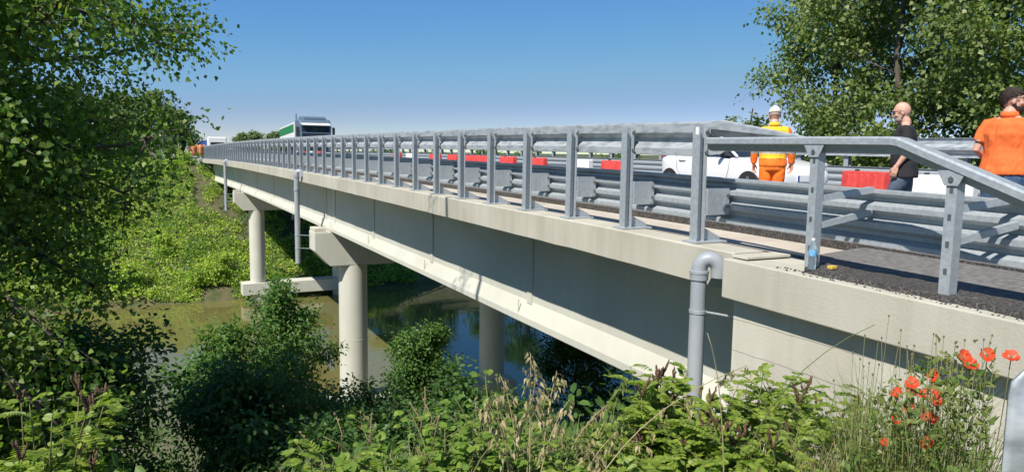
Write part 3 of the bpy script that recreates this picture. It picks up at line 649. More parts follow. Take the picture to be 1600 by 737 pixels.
def person(label, loc, rz, H, arms, legs, girth, shirt, shirt_fm, sleeve, trouser, head_yaw, head_pitch=0, hair=None, cap=None, glasses=False, beard=None, lean=0, fold=.006, collar=None, hem=.86):
    t = thing('person', label, 'person', loc, rz)
    k = H/1.80; g = girth
    S = lambda p: Vector((p[0]*k, p[1]*k + lean*max(0,p[2]-.9)*k, p[2]*k))
    torso = [(.86,.165,.115,0),(.95,.178,.130,0),(1.05,.172,.128,.005),(1.18,.172,.124,.008),(1.32,.188,.125,0),(1.42,.178,.105,-.01),(1.475,.125,.078,-.012),(1.53,.066,.064,-.006)]
    def tor(mb, ex, z0, z1, gg=1):
        rings = []
        for z, rx, ry, yo in torso:
            if z < z0-.001 or z > z1+.001: continue
            kk = 1 + (gg-1)*float(np.interp(z, [1.15,1.47], [1,.42]))
            rings.append([tuple(S(p)) for p in ering((0,yo + (.012*(gg-1)*8 if .9 < z < 1.2 else 0),z), rx*kk+ex, ry*(kk**1.3)+ex)])
        mb.loft(rings)
    hy = Matrix.Rotation(head_yaw, 3, 'Z') @ Matrix.Rotation(head_pitch, 3, 'X')
    piv = Vector((0,-.005,1.56))
    def HD(p): return S(piv + Vector((0,.006,-.022)) + hy @ ((Vector(p) - piv)*1.08))
    rot = hy
    def hell(mb, c, r, **kw): mb.ell(HD(c), tuple(a*k*1.08 for a in r), rot=rot, **kw)
    # --- body
    mb = MB(); tor(mb, -.012, .86, 1.53, g)
    mb.tube([S((0,-.012,1.44)), S((0,-.008,1.54)), HD((0,0,1.62))], [.070*k,.061*k*(1+.4*(g-1)),.060*k], 14)
    hell(mb, (0,-.012,1.70), (.079,.098,.104)); hell(mb, (0,.030,1.645), (.062,.068,.085)); hell(mb, (0,.062,1.588), (.034,.032,.028)); hell(mb, (0,.045,1.60), (.05,.045,.04))
    mb.tube([HD((0,.090,1.70)), HD((0,.108,1.675)), HD((0,.118,1.658)), HD((0,.098,1.65))], [.010*k,.0125*k,.017*k,.014*k], 8)
    hell(mb, (0,.088,1.722), (.055,.016,.010)); hell(mb, (0,.094,1.622), (.024,.010,.008)); hell(mb, (0,.090,1.609), (.022,.010,.008))
    for s in (-1,1): hell(mb, (s*.079,-.004,1.668), (.010,.022,.034)); hell(mb, (s*.042,.062,1.655), (.026,.03,.026))
    for s, (el, wr, hd, th) in zip((-1,1), arms):
        sh = (s*.185*(1+.25*(g-1)), -.01, 1.425)
        mb.tube([S(sh), S([(a+b)/2 for a,b in zip(sh,el)]), S(el), S([a*.6+b*.4 for a,b in zip(el,wr)]), S(wr)], [.052*k,.047*k,.040*k,.040*k,.027*k], 12)
        mb.tube([S(wr), S(Vector(wr)+Vector(hd)*.03)], [.027*k,.026*k], 10)
        hand(mb, S(wr), hd, th, (s*1,0,0), k)
    for s, (kn, an) in zip((-1,1), legs):
        hp = (s*.088, 0, .90)
        mb.tube([S(hp), S([(a+b)/2 for a,b in zip(hp,kn)]), S(kn), S([a*.6+b*.4 for a,b in zip(kn,an)]), S(an)], [.082*k,.070*k,.052*k,.054*k,.036*k], 12)
        mb.tube([S(an), S((an[0],an[1]+.02,an[2]-.045)), S((an[0]+s*.01,an[1]+.14,an[2]-.065))], [.036*k,.036*k,.026*k], 10)
    remesh(mb, 'body', [M['skin']], t, .0065, 3)
    # --- shirt
    mb = MB(); tor(mb, .012, .95, 1.475, g)
    mb.loft([[tuple(S(p)) for p in ering((0,.004,z), rx*g, ry*g)] for z, rx, ry in ((hem,.196,.150),(hem+.06,.197,.150),(.97,.190,.144),(1.02,.180,.136),(1.08,.168,.126))])
    mb.tube([S((0,-.012,1.44)), S((0,-.010,1.507))], [.086*k,.073*k], 14)
    for s, (el, wr, hd, th) in zip((-1,1), arms):
        sh = Vector((s*.175*(1+.25*(g-1)), -.01, 1.425)); el = Vector(el); wr = Vector(wr)
        if sleeve < 1:
            e = sh.lerp(el, sleeve); mb.tube([S(sh+Vector((-s*.06,0,.0))), S(sh), S(sh.lerp(el,.3)), S(e)], [.065*k,.074*k,.070*k,.066*k], 14)
        else:
            mb.tube([S(sh+Vector((-s*.06,0,.0))), S(sh), S(sh.lerp(el,.5)), S(el), S(el.lerp(wr,.5)), S(el.lerp(wr,.97))], [.066*k,.076*k,.068*k,.062*k,.056*k,.046*k], 14)
    sh_o = remesh(mb, 'shirt', [M[m] for m in shirt], t, .011, 5, fold, facemat=shirt_fm)
    if collar:
        mb = MB(); r0 = [tuple(S(p)) for p in ering((0,-.012,1.492), .088, .084)]; r1 = [tuple(S(p)) for p in ering((0,-.016,1.548), .072, .073)]
        mb.loft([r0, r1], False); mb.build('collar', M[collar], sh_o, smooth=True, solid=.008)
    # --- trousers
    mb = MB(); tor(mb, .004, .86, 1.02 if 1.05 else 0, g)
    rings = [[tuple(S(p)) for p in ering((0,-.004,z), rx*g, ry*g)] for z, rx, ry in ((.80,.165,.118),(.86,.176,.130),(.95,.182,.134),(1.0,.178,.130))]
    mb.loft(rings)
    for s, (kn, an) in zip((-1,1), legs):
        hp = Vector((s*.092, 0, .88)); kn, an = Vector(kn), Vector(an)
        mb.tube([S(hp), S(hp.lerp(kn,.5)), S(kn), S(kn.lerp(an,.5)), S(an+Vector((0,0,-.01)))], [.100*k*g,.090*k*g,.075*k,.070*k,.066*k], 14)
    remesh(mb, 'trousers', [M[trouser]], t, .011, 4, fold)
    for s, (kn, an) in zip((-1,1), legs):
        mb = MB(); a = Vector(an); mb.loft([[tuple(S(p)) for p in [(a.x-.042*q, a.y+y, 0.002+max(0,a.z-.09)), (a.x+.042*q, a.y+y, .002+max(0,a.z-.09)), (a.x+.04*q, a.y+y, h+max(0,a.z-.09)), (a.x-.04*q, a.y+y, h+max(0,a.z-.09))]] for y, q, h in ((-.075,.7,.08),(-.05,1,.10),(.04,1,.10),(.12,1.15,.065),(.18,.95,.05),(.205,.5,.035))])
        mb.build('shoe', M['shoe'], t, bevel=.012)
    # --- head things
    for s in (-1,1):
        mb = MB(); hell(mb, (s*.031,.084,1.690), (.012,.010,.009), n=8, m=5); mb.build('eye', M['dark'], t, smooth=True)
    if hair:
        mb = MB(); rings = []
        for a in np.linspace(0.02, 1, 12):
            ring = []
            for i in range(28):
                th_ = 2*math.pi*i/28; fr = math.sin(th_)          # +1 = front
                low = {'full': .60 + .64*(.5-.5*fr)**1.8 + .05*math.sin(i*2.3), 'ring': .75+.27*(.5-.5*fr)}[hair]*math.pi*.62
                ph = a*low if hair == 'full' else low*(.62 + .38*a)
                rr_ = 1.015 + .02*noise.noise(Vector((i*.9, a*6, 1)))
                ring.append(tuple(HD(Vector((0,-.012,1.70)) + Vector((.079*rr_*math.sin(ph)*math.cos(th_), .098*rr_*math.sin(ph)*math.sin(th_), .104*rr_*math.cos(ph))))))
            rings.append(ring)
        mb.loft(rings, False); ho = mb.build('hair', M['hair'], t, smooth=True, solid=.004)
        n = 3600; rh = np.random.RandomState(77); u1 = rh.uniform(0, 6.283, n); fr = np.sin(u1); low = (.62+.64*(.5-.5*fr)**1.8)*math.pi*.62; ph = low*np.sqrt(rh.random_sample(n))*1.04
        L = np.stack([np.sin(ph)*np.cos(u1)*.079, np.sin(ph)*np.sin(u1)*.098, np.cos(ph)*.104], 1)*1.03; nn_ = unit(L); 
        pts_ = np.array([list(HD(Vector((0,-.012,1.70)) + Vector(q))) for q in L]); R3 = np.array(hy)
        ax = unit((nn_*.02 + np.array([0,-.45,-.7]) + rh.normal(size=(n,3))*.25)) @ R3.T
        leaves('hair_strands', pts_, rh.uniform(.012,.02,n)*k, M['hair'], ho, A=ax, N=nn_ @ R3.T, rs=rh, T=(DELTA[0]*np.array([1,.22,1]), DELTA[1]))
    if beard:
        mb = MB(); hell(mb, (0,.040,1.605), (.062,.062,.052)); hell(mb, (0,.055,1.578), (.036,.040,.030)); mb.tube([HD((-.066,-.0,1.655)), HD((-.06,.02,1.615)), HD((0,.052,1.58)), HD((.06,.02,1.615)), HD((.066,0,1.655))], .014*k, 8); mb.build('beard', M[beard], t, smooth=True)
    if cap:
        mb = MB(); rings = []
        for ph, h in ((1.62,0),(1.3,0),(1.0,0),(.7,0),(.35,0),(.03,0)):
            rings.append([tuple(HD(Vector((0,-.012,1.705)) + Vector((.085*math.sin(ph)*math.cos(a), .104*math.sin(ph)*math.sin(a), .108*math.cos(ph))))) for a in [2*math.pi*i/24 for i in range(24)]])
        mb.loft(rings, False); cp = mb.build('cap', M[cap], t, smooth=True, solid=.006)
        mb = MB(); q = [tuple(HD((x, y, z))) for x, y, z in ((-.075,.055,1.708),(-.06,.14,1.692),(0,.168,1.690),(.06,.14,1.692),(.075,.055,1.708),(0,.09,1.712))]
        mb.add(q, [(0,1,2,5),(5,2,3,4)]); mb.build('brim', M[cap], cp, smooth=True, solid=.006)
        mb = MB(); hell(mb, (0,-.02,1.675), (.082,.096,.045)); mb.build('hair', M['stubble'], t, smooth=True)
    if glasses:
        mb = MB()
        for s in (-1,1):
            c = Vector((s*.033,.106,1.692)); pts = [HD(c + Vector((.026*math.cos(a), -.008*abs(math.cos(a)), .018*math.sin(a)))) for a in [2*math.pi*i/12 for i in range(13)]]
            mb.tube(pts, .0028*k, 5); mb.tube([HD((s*.060,.10,1.698)), HD((s*.083,.06,1.696)), HD((s*.086,-.005,1.694)), HD((s*.084,-.025,1.675))], .0036*k, 5)
        mb.tube([HD((-.008,.108,1.696)), HD((.008,.108,1.696))], .003*k, 5); mb.build('glasses', M['dark'], t)
    return t
down = (0,.15,-1)
def feet(x, y): return (x, y, road_z(x, y) + .003)
legs0 = (((-.10,.03,.50),(-.11,-.01,.09)), ((.10,.03,.50),(.11,-.01,.09)))
# road worker in hi-vis, seen from behind
def fm_hv(c):
    z = c.z/ (1.75/1.8)
    if 1.055 < z < 1.105 or (1.335 < z < 1.375 and abs(c.x) < .2): return 2
    if abs(c.x) > .205: return 0
    if z > .985: return 1
    if z > .975: return 3
    return 0
person('man in orange and yellow high visibility workwear and pale cap, seen from behind', feet(8.64,8.43), rad(-46), 1.75,
       (((-.275,-.02,1.15),(-.285,.06,.90),(0.03,.15,-1),(.5,1,0)), ((.275,-.02,1.15),(.285,.06,.90),(-.03,.15,-1),(-.5,1,0))), legs0, 1.08,
       ('hivo','hivy','refl','spike'), fm_hv, 1, 'hivo', rad(4), rad(-14), cap='capw', collar='hivy')
# bald man in black T-shirt walking to the left
legsw = (((-.09,.14,.50),(-.10,.24,.11)), ((.09,-.02,.50),(.10,-.26,.13)))
person('bald man with glasses in a black T-shirt and jeans walking along the road', feet(8.98,6.45), rad(34), 1.74,
       (((-.235,-.05,1.14),(-.235,.10,.92),(0,.25,-1),(.15,1,.2)), ((.235,-.10,1.15),(.24,.02,.92),(0,.2,-1),(-.15,1,.2))), legsw, 1.12,
       ('bfab',), None, .80, 'denimg', rad(2), rad(-15), hair=None, glasses=True, beard='stubble', lean=.06, hem=.78)
# man in orange polo shirt, back to the camera, head turned right
def fm_or(c):
    k = 1.83/1.8
    return 1 if abs(c.x) > .225*k and (1.246*k < c.z < 1.256*k or 1.268*k < c.z < 1.274*k) else 0
po = person('bearded man with dark hair in an orange polo shirt and jeans, seen from behind', feet(8.14,4.69), rad(-80), 1.83,
       (((-.27,-.06,1.16),(-.20,.16,1.02),(.3,1,-.3),(.3,0,1)), ((.29,.00,1.16),(.23,.22,1.05),(-.5,1,-.1),(-.3,0,1))), legs0, 1.30,
       ('ofab','white'), fm_or, .70, 'denim', rad(-62), rad(-4), hair='full', glasses=True, beard='hair', collar='ofab', hem=.90, fold=.011)

# ------------------------------------------------------------------ far end of the bridge
FE = thing('safety_mesh', 'orange plastic safety mesh strung across posts at the far bridge end', 'safety fence', (5.4, 99, ground(5.4,99)))
gz = ground(5.4,99)
mb = MB(); n = 14
mb.loft([[(-.7+1.9*i/n, .12*math.sin(i*1.1), h - gz + .06*math.sin(i*2.1)) for i in range(n+1)] for h in (-.9,-.5,0,.45)], False, False); mb.build('mesh_sheet', M['mesh'], FE, smooth=True, solid=.01)
for x in (-.7,.3,1.2): mb = MB(); mb.tube([(x,-.05,-.2),(x,-.05,.6-gz)], .025, 6); mb.build('post', M['steel'], FE)
GR = thing('roadside_guardrail', 'short pale guardrail below the orange mesh at the far bridge end', 'guardrail', (4.4, 97.2, ground(4.4,97.2)))
g0 = ground(4.4,97.2)
for z in (-1.0,-1.35): mb = MB(); mb.box(-.6,1.6,-.04,.04,z-g0-.1,z-g0+.08); mb.build('rail', M['steel'], GR, bevel=.02)
for x in (-.5,.5,1.5): mb = MB(); mb.box(x-.05,x+.05,.045,.12,-.3,-.85-g0); mb.build('post', M['steel'], GR)
def sign_board(x, y, w_, z0, z1, label):
    gz = ground(x, y); t = thing('road_sign', label, 'sign', (x, y, gz))
    mb = MB(); mb.box(-w_/2, w_/2, -.02, .02, z0-gz, z1-gz); mb.build('board', M['signb'], t)
    for s in (-1,1): mb = MB(); mb.tube([(s*w_*.38,.05,-.3),(s*w_*.38,.05,z1-gz)], .05, 6); mb.build('post', M['steel'], t)
sign_board(1.35, 108, 1.5, .25, 1.15, 'dark grey back of a large road sign on two posts')
sign_board(2.75, 112, 1.2, .9, 1.7, 'smaller grey road sign back nearer the lamp post')
LP = thing('lamp_post', 'thin grey lamp post beside the orange mesh at the far bank', 'lamp post', (4.05, 112, ground(4,112)))
mb = MB(); mb.tube([(0,0,-.2),(0,0,3.6),(.05,0,4.2)], [.07,.05,.04], 8); mb.build('pole', M['steel'], LP); mb = MB(); mb.box(-.1,.5,-.1,.1,4.2,4.32); mb.build('lamp_head', M['signb'], LP)
def house(x, y, w_, d, z1, label, rf):
    gz = ground(x, y); t = thing('house', label, 'house', (x, y, gz)); h = z1-gz
    mb = MB(); mb.box(-w_/2,w_/2,0,d,-.3,h); mb.build('wall', M['plaster'], t)
    mb = MB(); mb.loft([[(-w_/2-.3,yy,h),(w_/2+.3,yy,h),(0,yy,h+rf)] for yy in (-.3,d+.3)]); mb.build('roof', M['roof'], t)
    for xx in (-w_*.25, w_*.25):
        mb = MB(); mb.box(xx-.4,xx+.4,-.03,.05,1.2,2.4); mb.build('window', M['glass'], t)
house(2.1, 165, 3.6, 8, 2.1, 'small pale house with a brown tiled roof beyond the far bank', .35)
house(7.0, 195, 4.2, 8, 3.0, 'taller pale house behind the lamp post', .8)

def grow(rs, H, r0, env_c, env_r, n_limb, n_twig, n_leaf, t0=.2, sig=.22, rise=.55, bend=.5, spread=(.72,1.05), bias=0, cut=None):
    """trunk with limbs filling an ellipsoid; local coordinates, base at origin. returns (MB, leaf points, leaf axes)"""
    mb = MB(); c = Vector(env_c); R = Vector(env_r)
    def noisev(s): return Vector(rs.normal(size=3)*s)
    tr = [Vector((0,0,-.3))]; n = 9
    for i in range(1, n+1):
        t = i/n; tr.append(Vector((c.x*min(1,t*1.1)*.8 + rs.normal()*.05*H*.15, c.y*min(1,t*1.1)*.8 + rs.normal()*.05*H*.15, H*t)))
    mb.tube(tr, [r0*(1-.85*i/n)+.01 for i in range(n+1)], 8)
    P = []; A = []
    def at_t(t):
        f = t*n; i = min(int(f), n-1); return tr[i].lerp(tr[i+1], f-i)
    def reach(p, d):
        q = Vector(((p.x-c.x)/R.x, (p.y-c.y)/R.y, (p.z-c.z)/R.z)); e = Vector((d.x/R.x, d.y/R.y, d.z/R.z))
        a = e.dot(e); b = q.dot(e); cc = q.dot(q)-1; D = b*b-a*cc
        return (-b+math.sqrt(D))/a if D > 0 else 0
    ang = rs.uniform(0, 6.28)
    for k in range(n_limb):
        t = t0 + (.97-t0)*(k+rs.uniform(0,1))/n_limb
        p = at_t(t); ang += 2.4 + rs.normal()*.4
        if bias and rs.random_sample() < bias: ang = rs.uniform(-1.5, 1.2)
        d = Vector((math.cos(ang), math.sin(ang), rise + rs.normal()*.25 - (.5 if t < .45 else 0))).normalized()
        L = reach(p, d)*rs.uniform(*spread)
        if L < .4: continue
        pts = [p]; m = 6; dd = d.copy()
        for i in range(m):
            dd = (dd + noisev(.13) + Vector((0,0,.10*bend if t > .4 else -.06))).normalized(); pts.append(pts[-1] + dd*L/m)
        if cut is not None:
            okb = cut(np.array([list(q) for q in pts])); kk = 1
            while kk < len(pts) and okb[kk]: kk += 1
            if kk < 3: continue
            pts = pts[:kk]; m = len(pts)-1
        rl = r0*.35*(1-t*.6)
        mb.tube(pts, [max(.006, rl*(1-.9*i/m)) for i in range(m+1)], 5)
        for j in range(n_twig):
            s = rs.uniform(.18, 1.0)**.8; f = s*m; i = min(int(f), m-1); q = pts[i].lerp(pts[i+1], f-i)
            td = ((pts[i+1]-pts[i]).normalized()*.6 + noisev(.62)).normalized(); tl = L*rs.uniform(.16,.34)*(1.1-.4*s)
            e1 = q + td*tl*.5 + noisev(.03); e2 = q + td*tl + noisev(.05) + Vector((0,0,-.10*tl))
            if cut is not None and not cut(np.array([list(e2)]))[0]: continue
            mb.tube([q, e1, e2], [max(.004, rl*.22), .006, .003], 3, cap=False)
            nl = max(3, int(n_leaf*rs.uniform(.4,1.6)))
            u = rs.uniform(.15,1.12,size=nl)
            base = np.array(q)[None]*(1-u[:,None]) + np.array(e2)[None]*u[:,None]
            off = rs.normal(size=(nl,3))*sig*np.array([1,1,.8]); P.append(base+off); A.append(off*1.5/sig + np.array(td)*.7)
    P = np.concatenate(P); A = np.concatenate(A)
    return mb, P, A
def tree(name, label, cat, base, H, r0, env_c, env_r, nl, nt_, nlf, size, leaf, seed, group=None, t0=.2, sig=.22, rise=.55, keep=None, T=DELTA, up=.55, droop=.35, spread=(.72,1.05), bias=0, extra=()):
    rs = np.random.RandomState(seed); t = thing(name, label, cat, base, 0, group)
    mb, P, A = grow(rs, H, r0, env_c, env_r, nl, nt_, nlf, t0, sig, rise, spread=spread, bias=bias, cut=(lambda q: keep(q + np.array(base))) if keep is not None else None)
    mb.build('trunk', M['bark'], t, smooth=True)
    if keep is not None:
        k = keep(P + np.array(base)); P, A = P[k], A[k]
    for p0, p1, ne in extra:                     # a single long spray beyond the rest of the crown
        p0, p1 = np.array(p0)-np.array(base), np.array(p1)-np.array(base); mb2 = MB()
        mb2.tube([p0, p0*.5+p1*.5+np.array([0,0,.15]), p1], [.03,.018,.006], 6); mb2.build('limb', M['bark'], t, smooth=True)
        u = rs.uniform(.62,1,ne)[:,None]; q = p0*(1-u)+p1*u + rs.normal(size=(ne,3))*.17; P = np.concatenate([P,q]); A = np.concatenate([A, rs.normal(size=(ne,3))])
    out = (P - np.array(env_c))/np.array(env_r)
    Nn_ = rvec(rs, len(P))*.6 + unit(out)*.5 + np.array([0,0,up*.8])
    A = unit(A)*.8 + rvec(rs, len(P))*.6 + np.array([0,0,-droop])
    leaves('crown', P, rs.uniform(.7,1.25,len(P))*size, M[leaf], t, A=A, N=Nn_, rs=rs, T=T, up=up)
    return t

# --- the big poplar on the left
def keep_left(P):
    ok = P[:,2] < -3.9 + 1.35*(6.6 - P[:,0])
    ok |= (P[:,0] < -3.0) & (P[:,2] < 14.2) & (P[:,1] > 10.5) & (P[:,1] < 11.2) & (np.sin(P[:,0]*3)+np.sin(P[:,1]*4+P[:,2]*2) > 1.0)
    d = np.linalg.norm(P[:,:2], axis=1)
    xm = np.interp(P[:,2], [-7,-4.2,-2.4,-1,0,.9,2.2,4], [.25,.15,-.45,-.25,.55,1.05,1.25,.9])
    xm = xm + .28*np.sin(P[:,2]*5.1 + P[:,1]*2.3) + .12*np.sin(P[:,2]*13 + P[:,1]*7)
    thin = (P[:,2] < 2.4) | (np.sin(P[:,0]*7.3+P[:,1]*3.1)*np.sin(P[:,1]*6.1+P[:,2]*4.7) > .12)
    return ok & thin & (d > 7.0) & (P[:,0] < xm)
gz = ground(-3.9, 10.6)
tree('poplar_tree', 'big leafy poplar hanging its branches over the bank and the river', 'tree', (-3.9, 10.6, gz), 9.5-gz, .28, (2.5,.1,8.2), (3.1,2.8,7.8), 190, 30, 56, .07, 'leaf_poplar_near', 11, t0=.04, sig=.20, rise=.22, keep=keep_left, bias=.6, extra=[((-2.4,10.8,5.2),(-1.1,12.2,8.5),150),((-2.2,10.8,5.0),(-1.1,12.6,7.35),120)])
# --- poplars beyond the road on the right
PL = [(21.7,18.4,18.0,2.6,'poplar with a sloping left edge against the sky, first behind the far barrier'),
      (20.6,15.2,20.5,3.0,'tall poplar directly behind the bald man'),
      (20.9,12.4,21,2.9,'tall poplar between the bald man and the man in the orange polo'),
      (20.4,10.3,20,2.8,'tall poplar directly behind the man in the orange polo'),
      (27.0,15.0,21,3.4,'poplar standing in the second row behind the man in orange polo')]
for i, (x, y, h, r, lb) in enumerate(PL):
    gz = ground(x, y) + 1.5
    tree('poplar_tree', lb, 'tree', (x, y, gz), h, .13, (0,0,h*.53), (r, r, h*.47), 78, 17, 32, .135, 'leaf_poplar', 40+i, 'poplars beyond the road', t0=.12, sig=.24, rise=.75)
tree('young_poplar', 'small young tree standing alone left of the poplars behind the hi-vis worker', 'tree', (20.5,21.2,-10.4), 12.2, .09, (0,0,8.6), (1.15,1.15,3.8), 26, 12, 20, .15, 'leaf_poplar', 60, t0=.3, sig=.16, rise=.7)
# --- low trees seen through the barrier, on both river banks right of the bridge
for i, (x, y, top, r) in enumerate([(28,26.5,-.2,2.6),(34,24.5,.1,3),(48,69,.3,4),(62,72,0,4.2),(38,74,-.3,3.6),(80,75,.6,5),(27,76,-.8,3.2),(100,82,1.0,5),(20.5,83,-1.0,3.0),(26,86,-.5,3.4),(32,85,-.9,3.4),(40,88,-.3,3.6)]):
    gz = min(ground(x, y), -4) if y > 60 else ground(x, 23.5)
    lb = ['bushy riverside tree below the road, seen through the far barrier','riverside tree half hidden by the far barrier rails','tree across the river seen between the barrier rails','round tree across the river seen between the barrier rails','low tree across the river just right of the bridge','broad tree far across the river on the right','low bushy tree on the far bank close to the bridge','farthest tree across the river on the right','bank top tree across the river, first beyond the bridge','bank top tree across the river, second beyond the bridge','bank top tree across the river, third beyond the bridge','bank top tree across the river, fourth beyond the bridge'][i]
    tree('bank_tree', lb, 'tree', (x, y, gz), top-gz, .14, (0,0,(top-gz)*.55), (r, r, (top-gz)*.47), 34, 10, 14, .30, 'leaf_shrub', 70+i, 'riverside trees right of the bridge', t0=.1, sig=.35)
# --- distant trees
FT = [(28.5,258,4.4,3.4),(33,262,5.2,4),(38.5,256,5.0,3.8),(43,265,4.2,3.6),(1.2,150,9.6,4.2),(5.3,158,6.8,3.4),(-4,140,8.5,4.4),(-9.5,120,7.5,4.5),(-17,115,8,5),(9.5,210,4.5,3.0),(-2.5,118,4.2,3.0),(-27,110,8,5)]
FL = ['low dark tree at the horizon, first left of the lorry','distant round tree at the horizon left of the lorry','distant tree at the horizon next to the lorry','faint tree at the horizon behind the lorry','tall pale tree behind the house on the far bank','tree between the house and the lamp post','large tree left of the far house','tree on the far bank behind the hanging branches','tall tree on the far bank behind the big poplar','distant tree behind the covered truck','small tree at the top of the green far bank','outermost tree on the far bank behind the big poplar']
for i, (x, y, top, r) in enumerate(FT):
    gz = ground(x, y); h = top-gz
    tree('distant_tree', FL[i], 'tree', (x, y, gz), h, .2, (0,0,h*.6), (r, r, h*.43), 34, 10, 12, .50, 'leaf_far_haze', 90+i, 'distant trees', t0=.2, sig=.4)
# --- saplings and shrubs on the near slope
SH = [(2.7,17,-3.1,1.3,'leaf_shrub','tallest sapling on the near slope in front of the river, left of the pier column'),
      (1.2,15.6,-3.75,1.65,'leaf_shrub','bushy sapling beside the tallest one, under the poplar branches'),
      (6.2,17.6,-4.6,1.0,'leaf_shrub','sapling with pale green top just right of the near pier column'),
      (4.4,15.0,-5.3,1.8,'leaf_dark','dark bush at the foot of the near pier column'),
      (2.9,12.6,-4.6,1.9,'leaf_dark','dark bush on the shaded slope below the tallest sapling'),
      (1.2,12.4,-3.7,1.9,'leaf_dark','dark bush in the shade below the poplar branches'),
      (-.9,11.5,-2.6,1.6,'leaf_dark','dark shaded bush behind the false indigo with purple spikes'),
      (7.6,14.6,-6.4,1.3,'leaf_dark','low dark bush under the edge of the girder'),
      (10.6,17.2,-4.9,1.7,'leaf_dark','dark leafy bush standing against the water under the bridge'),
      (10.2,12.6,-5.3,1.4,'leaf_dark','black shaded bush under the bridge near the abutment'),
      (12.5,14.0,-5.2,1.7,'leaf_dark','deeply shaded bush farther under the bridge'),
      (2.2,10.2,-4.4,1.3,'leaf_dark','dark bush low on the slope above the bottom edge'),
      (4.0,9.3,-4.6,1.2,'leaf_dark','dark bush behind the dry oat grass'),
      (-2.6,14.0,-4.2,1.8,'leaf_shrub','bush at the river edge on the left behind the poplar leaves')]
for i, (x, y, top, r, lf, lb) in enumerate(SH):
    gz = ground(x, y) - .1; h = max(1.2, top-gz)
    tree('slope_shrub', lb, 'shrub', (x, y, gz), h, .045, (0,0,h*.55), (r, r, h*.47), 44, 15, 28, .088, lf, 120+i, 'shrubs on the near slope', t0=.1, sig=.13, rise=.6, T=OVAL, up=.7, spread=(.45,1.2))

# --- climbing ground cover over the far bank (cannot be counted)
rs = np.random.RandomState(5); N_ = 120000
X_ = rs.uniform(-30, 22, N_); Y_ = 62.35 + 34.5*rs.random_sample(N_)**1.3
hum = np.array([noise.noise(Vector((x*.33, y*.33, 7)))*.9 + noise.noise(Vector((x*1.1, y*1.1, 2)))*.45 for x, y in zip(X_, Y_)])
gap = np.array([noise.noise(Vector((x*.5, y*.28, 11))) for x, y in zip(X_, Y_)])
k = ~((Y_ < 63.0) & (gap > .3)) & ~((X_ > 3.6) & (X_ < 8.5) & (Y_ < 63.6) & (gap > -.1)) & ~((X_ > 6+.5*np.sin(Y_)) & (X_ < 16) & (Y_ > 72) & (gap > .1)) & ~((abs(X_-4.9+.25*np.sin(Y_*.7)) < .45) & (Y_ > 80) & (Y_ < 94))
k &= np.array([ground(x, y) for x, y in zip(X_, Y_)]) > WATER + .02      # nothing grows on the water
X_, Y_, hum = X_[k], Y_[k], hum[k]
Z_ = np.array([ground(x, y) for x, y in zip(X_, Y_)]) + np.maximum(.05, .45+hum*.75)*rs.uniform(.45,1.05,len(X_))
tag(leaves('vine_ground_cover', np.stack([X_,Y_,Z_],1), rs.uniform(.10,.24,len(X_)), M['leaf_vine'], rs=rs, T=CLUMP, up=1.0, droop=.1), 'dense climbing leaves covering the far river bank', None, None, 'stuff')
rs2 = np.random.RandomState(15); X2 = rs2.uniform(-30,22,60000); Y2 = rs2.uniform(62.8,97,60000)
g2 = np.array([noise.noise(Vector((x*.42, y*.42, 31))) + .5*noise.noise(Vector((x*1.3, y*1.3, 5))) for x, y in zip(X2, Y2)])
k2 = (g2 > .16) & ~((abs(X2-4.9+.25*np.sin(Y2*.7)) < .5) & (Y2 > 80) & (Y2 < 94)); X2, Y2, g2 = X2[k2], Y2[k2], g2[k2]
Z2 = np.array([ground(x, y) for x, y in zip(X2, Y2)]) + .25 + np.minimum(1.3, (g2-.16)*2.8)*rs2.uniform(.3,1.1,len(X2))
tag(leaves('bank_weeds', np.stack([X2,Y2,Z2],1), rs2.uniform(.09,.26,len(X2)), M['leaf_shrub'], rs=rs2, T=CLUMP, up=.7, droop=-.2), 'taller darker weeds in patches on the far bank', None, None, 'stuff')
for i, (x, y, r, h) in enumerate([(4.7,64.3,.8,1.5),(3.2,64.0,.7,1.2),(5.2,65.8,.8,1.7),(-1.5,64.6,1.2,2.0),(-5.0,65.5,1.6,2.6),(1.0,70,1.1,1.8),(-3,76,1.5,2.4),(2.6,90,1.0,1.6),(4.0,94,.8,1.4)]):
    tree('bank_bush', ['small bush at the far waterline beside the pier plinth','low bush at the far waterline left of the pier plinth','bush on the far bank just left of the pier column','bush at the far waterline below the green slope','broad bush at the far waterline near the poplar branches','bush in the middle of the green far slope','broad bush high on the green far slope','bush near the top of the far slope','bush at the top of the far slope beside the bridge end'][i],
         'bush', (x, y, ground(x,y)), h, .04, (0,0,h*.5), (r, r, h*.5), 22, 8, 12, .17, 'leaf_vine', 160+i, 'bushes on the far bank', t0=.05, sig=.18)
# dark cover under the bridge and on the near slope
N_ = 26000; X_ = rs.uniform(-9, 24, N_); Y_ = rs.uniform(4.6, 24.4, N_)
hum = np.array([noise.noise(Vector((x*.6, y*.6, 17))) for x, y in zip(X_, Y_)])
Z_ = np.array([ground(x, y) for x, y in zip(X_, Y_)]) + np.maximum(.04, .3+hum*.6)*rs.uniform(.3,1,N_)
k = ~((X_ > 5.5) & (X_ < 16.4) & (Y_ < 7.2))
tag(leaves('slope_ground_cover', np.stack([X_,Y_,Z_],1)[k], rs.uniform(.07,.15,N_)[k], M['leaf_dark'], rs=rs, T=OVAL, up=1.0, droop=.1), 'leafy undergrowth covering the near slope', None, None, 'stuff')

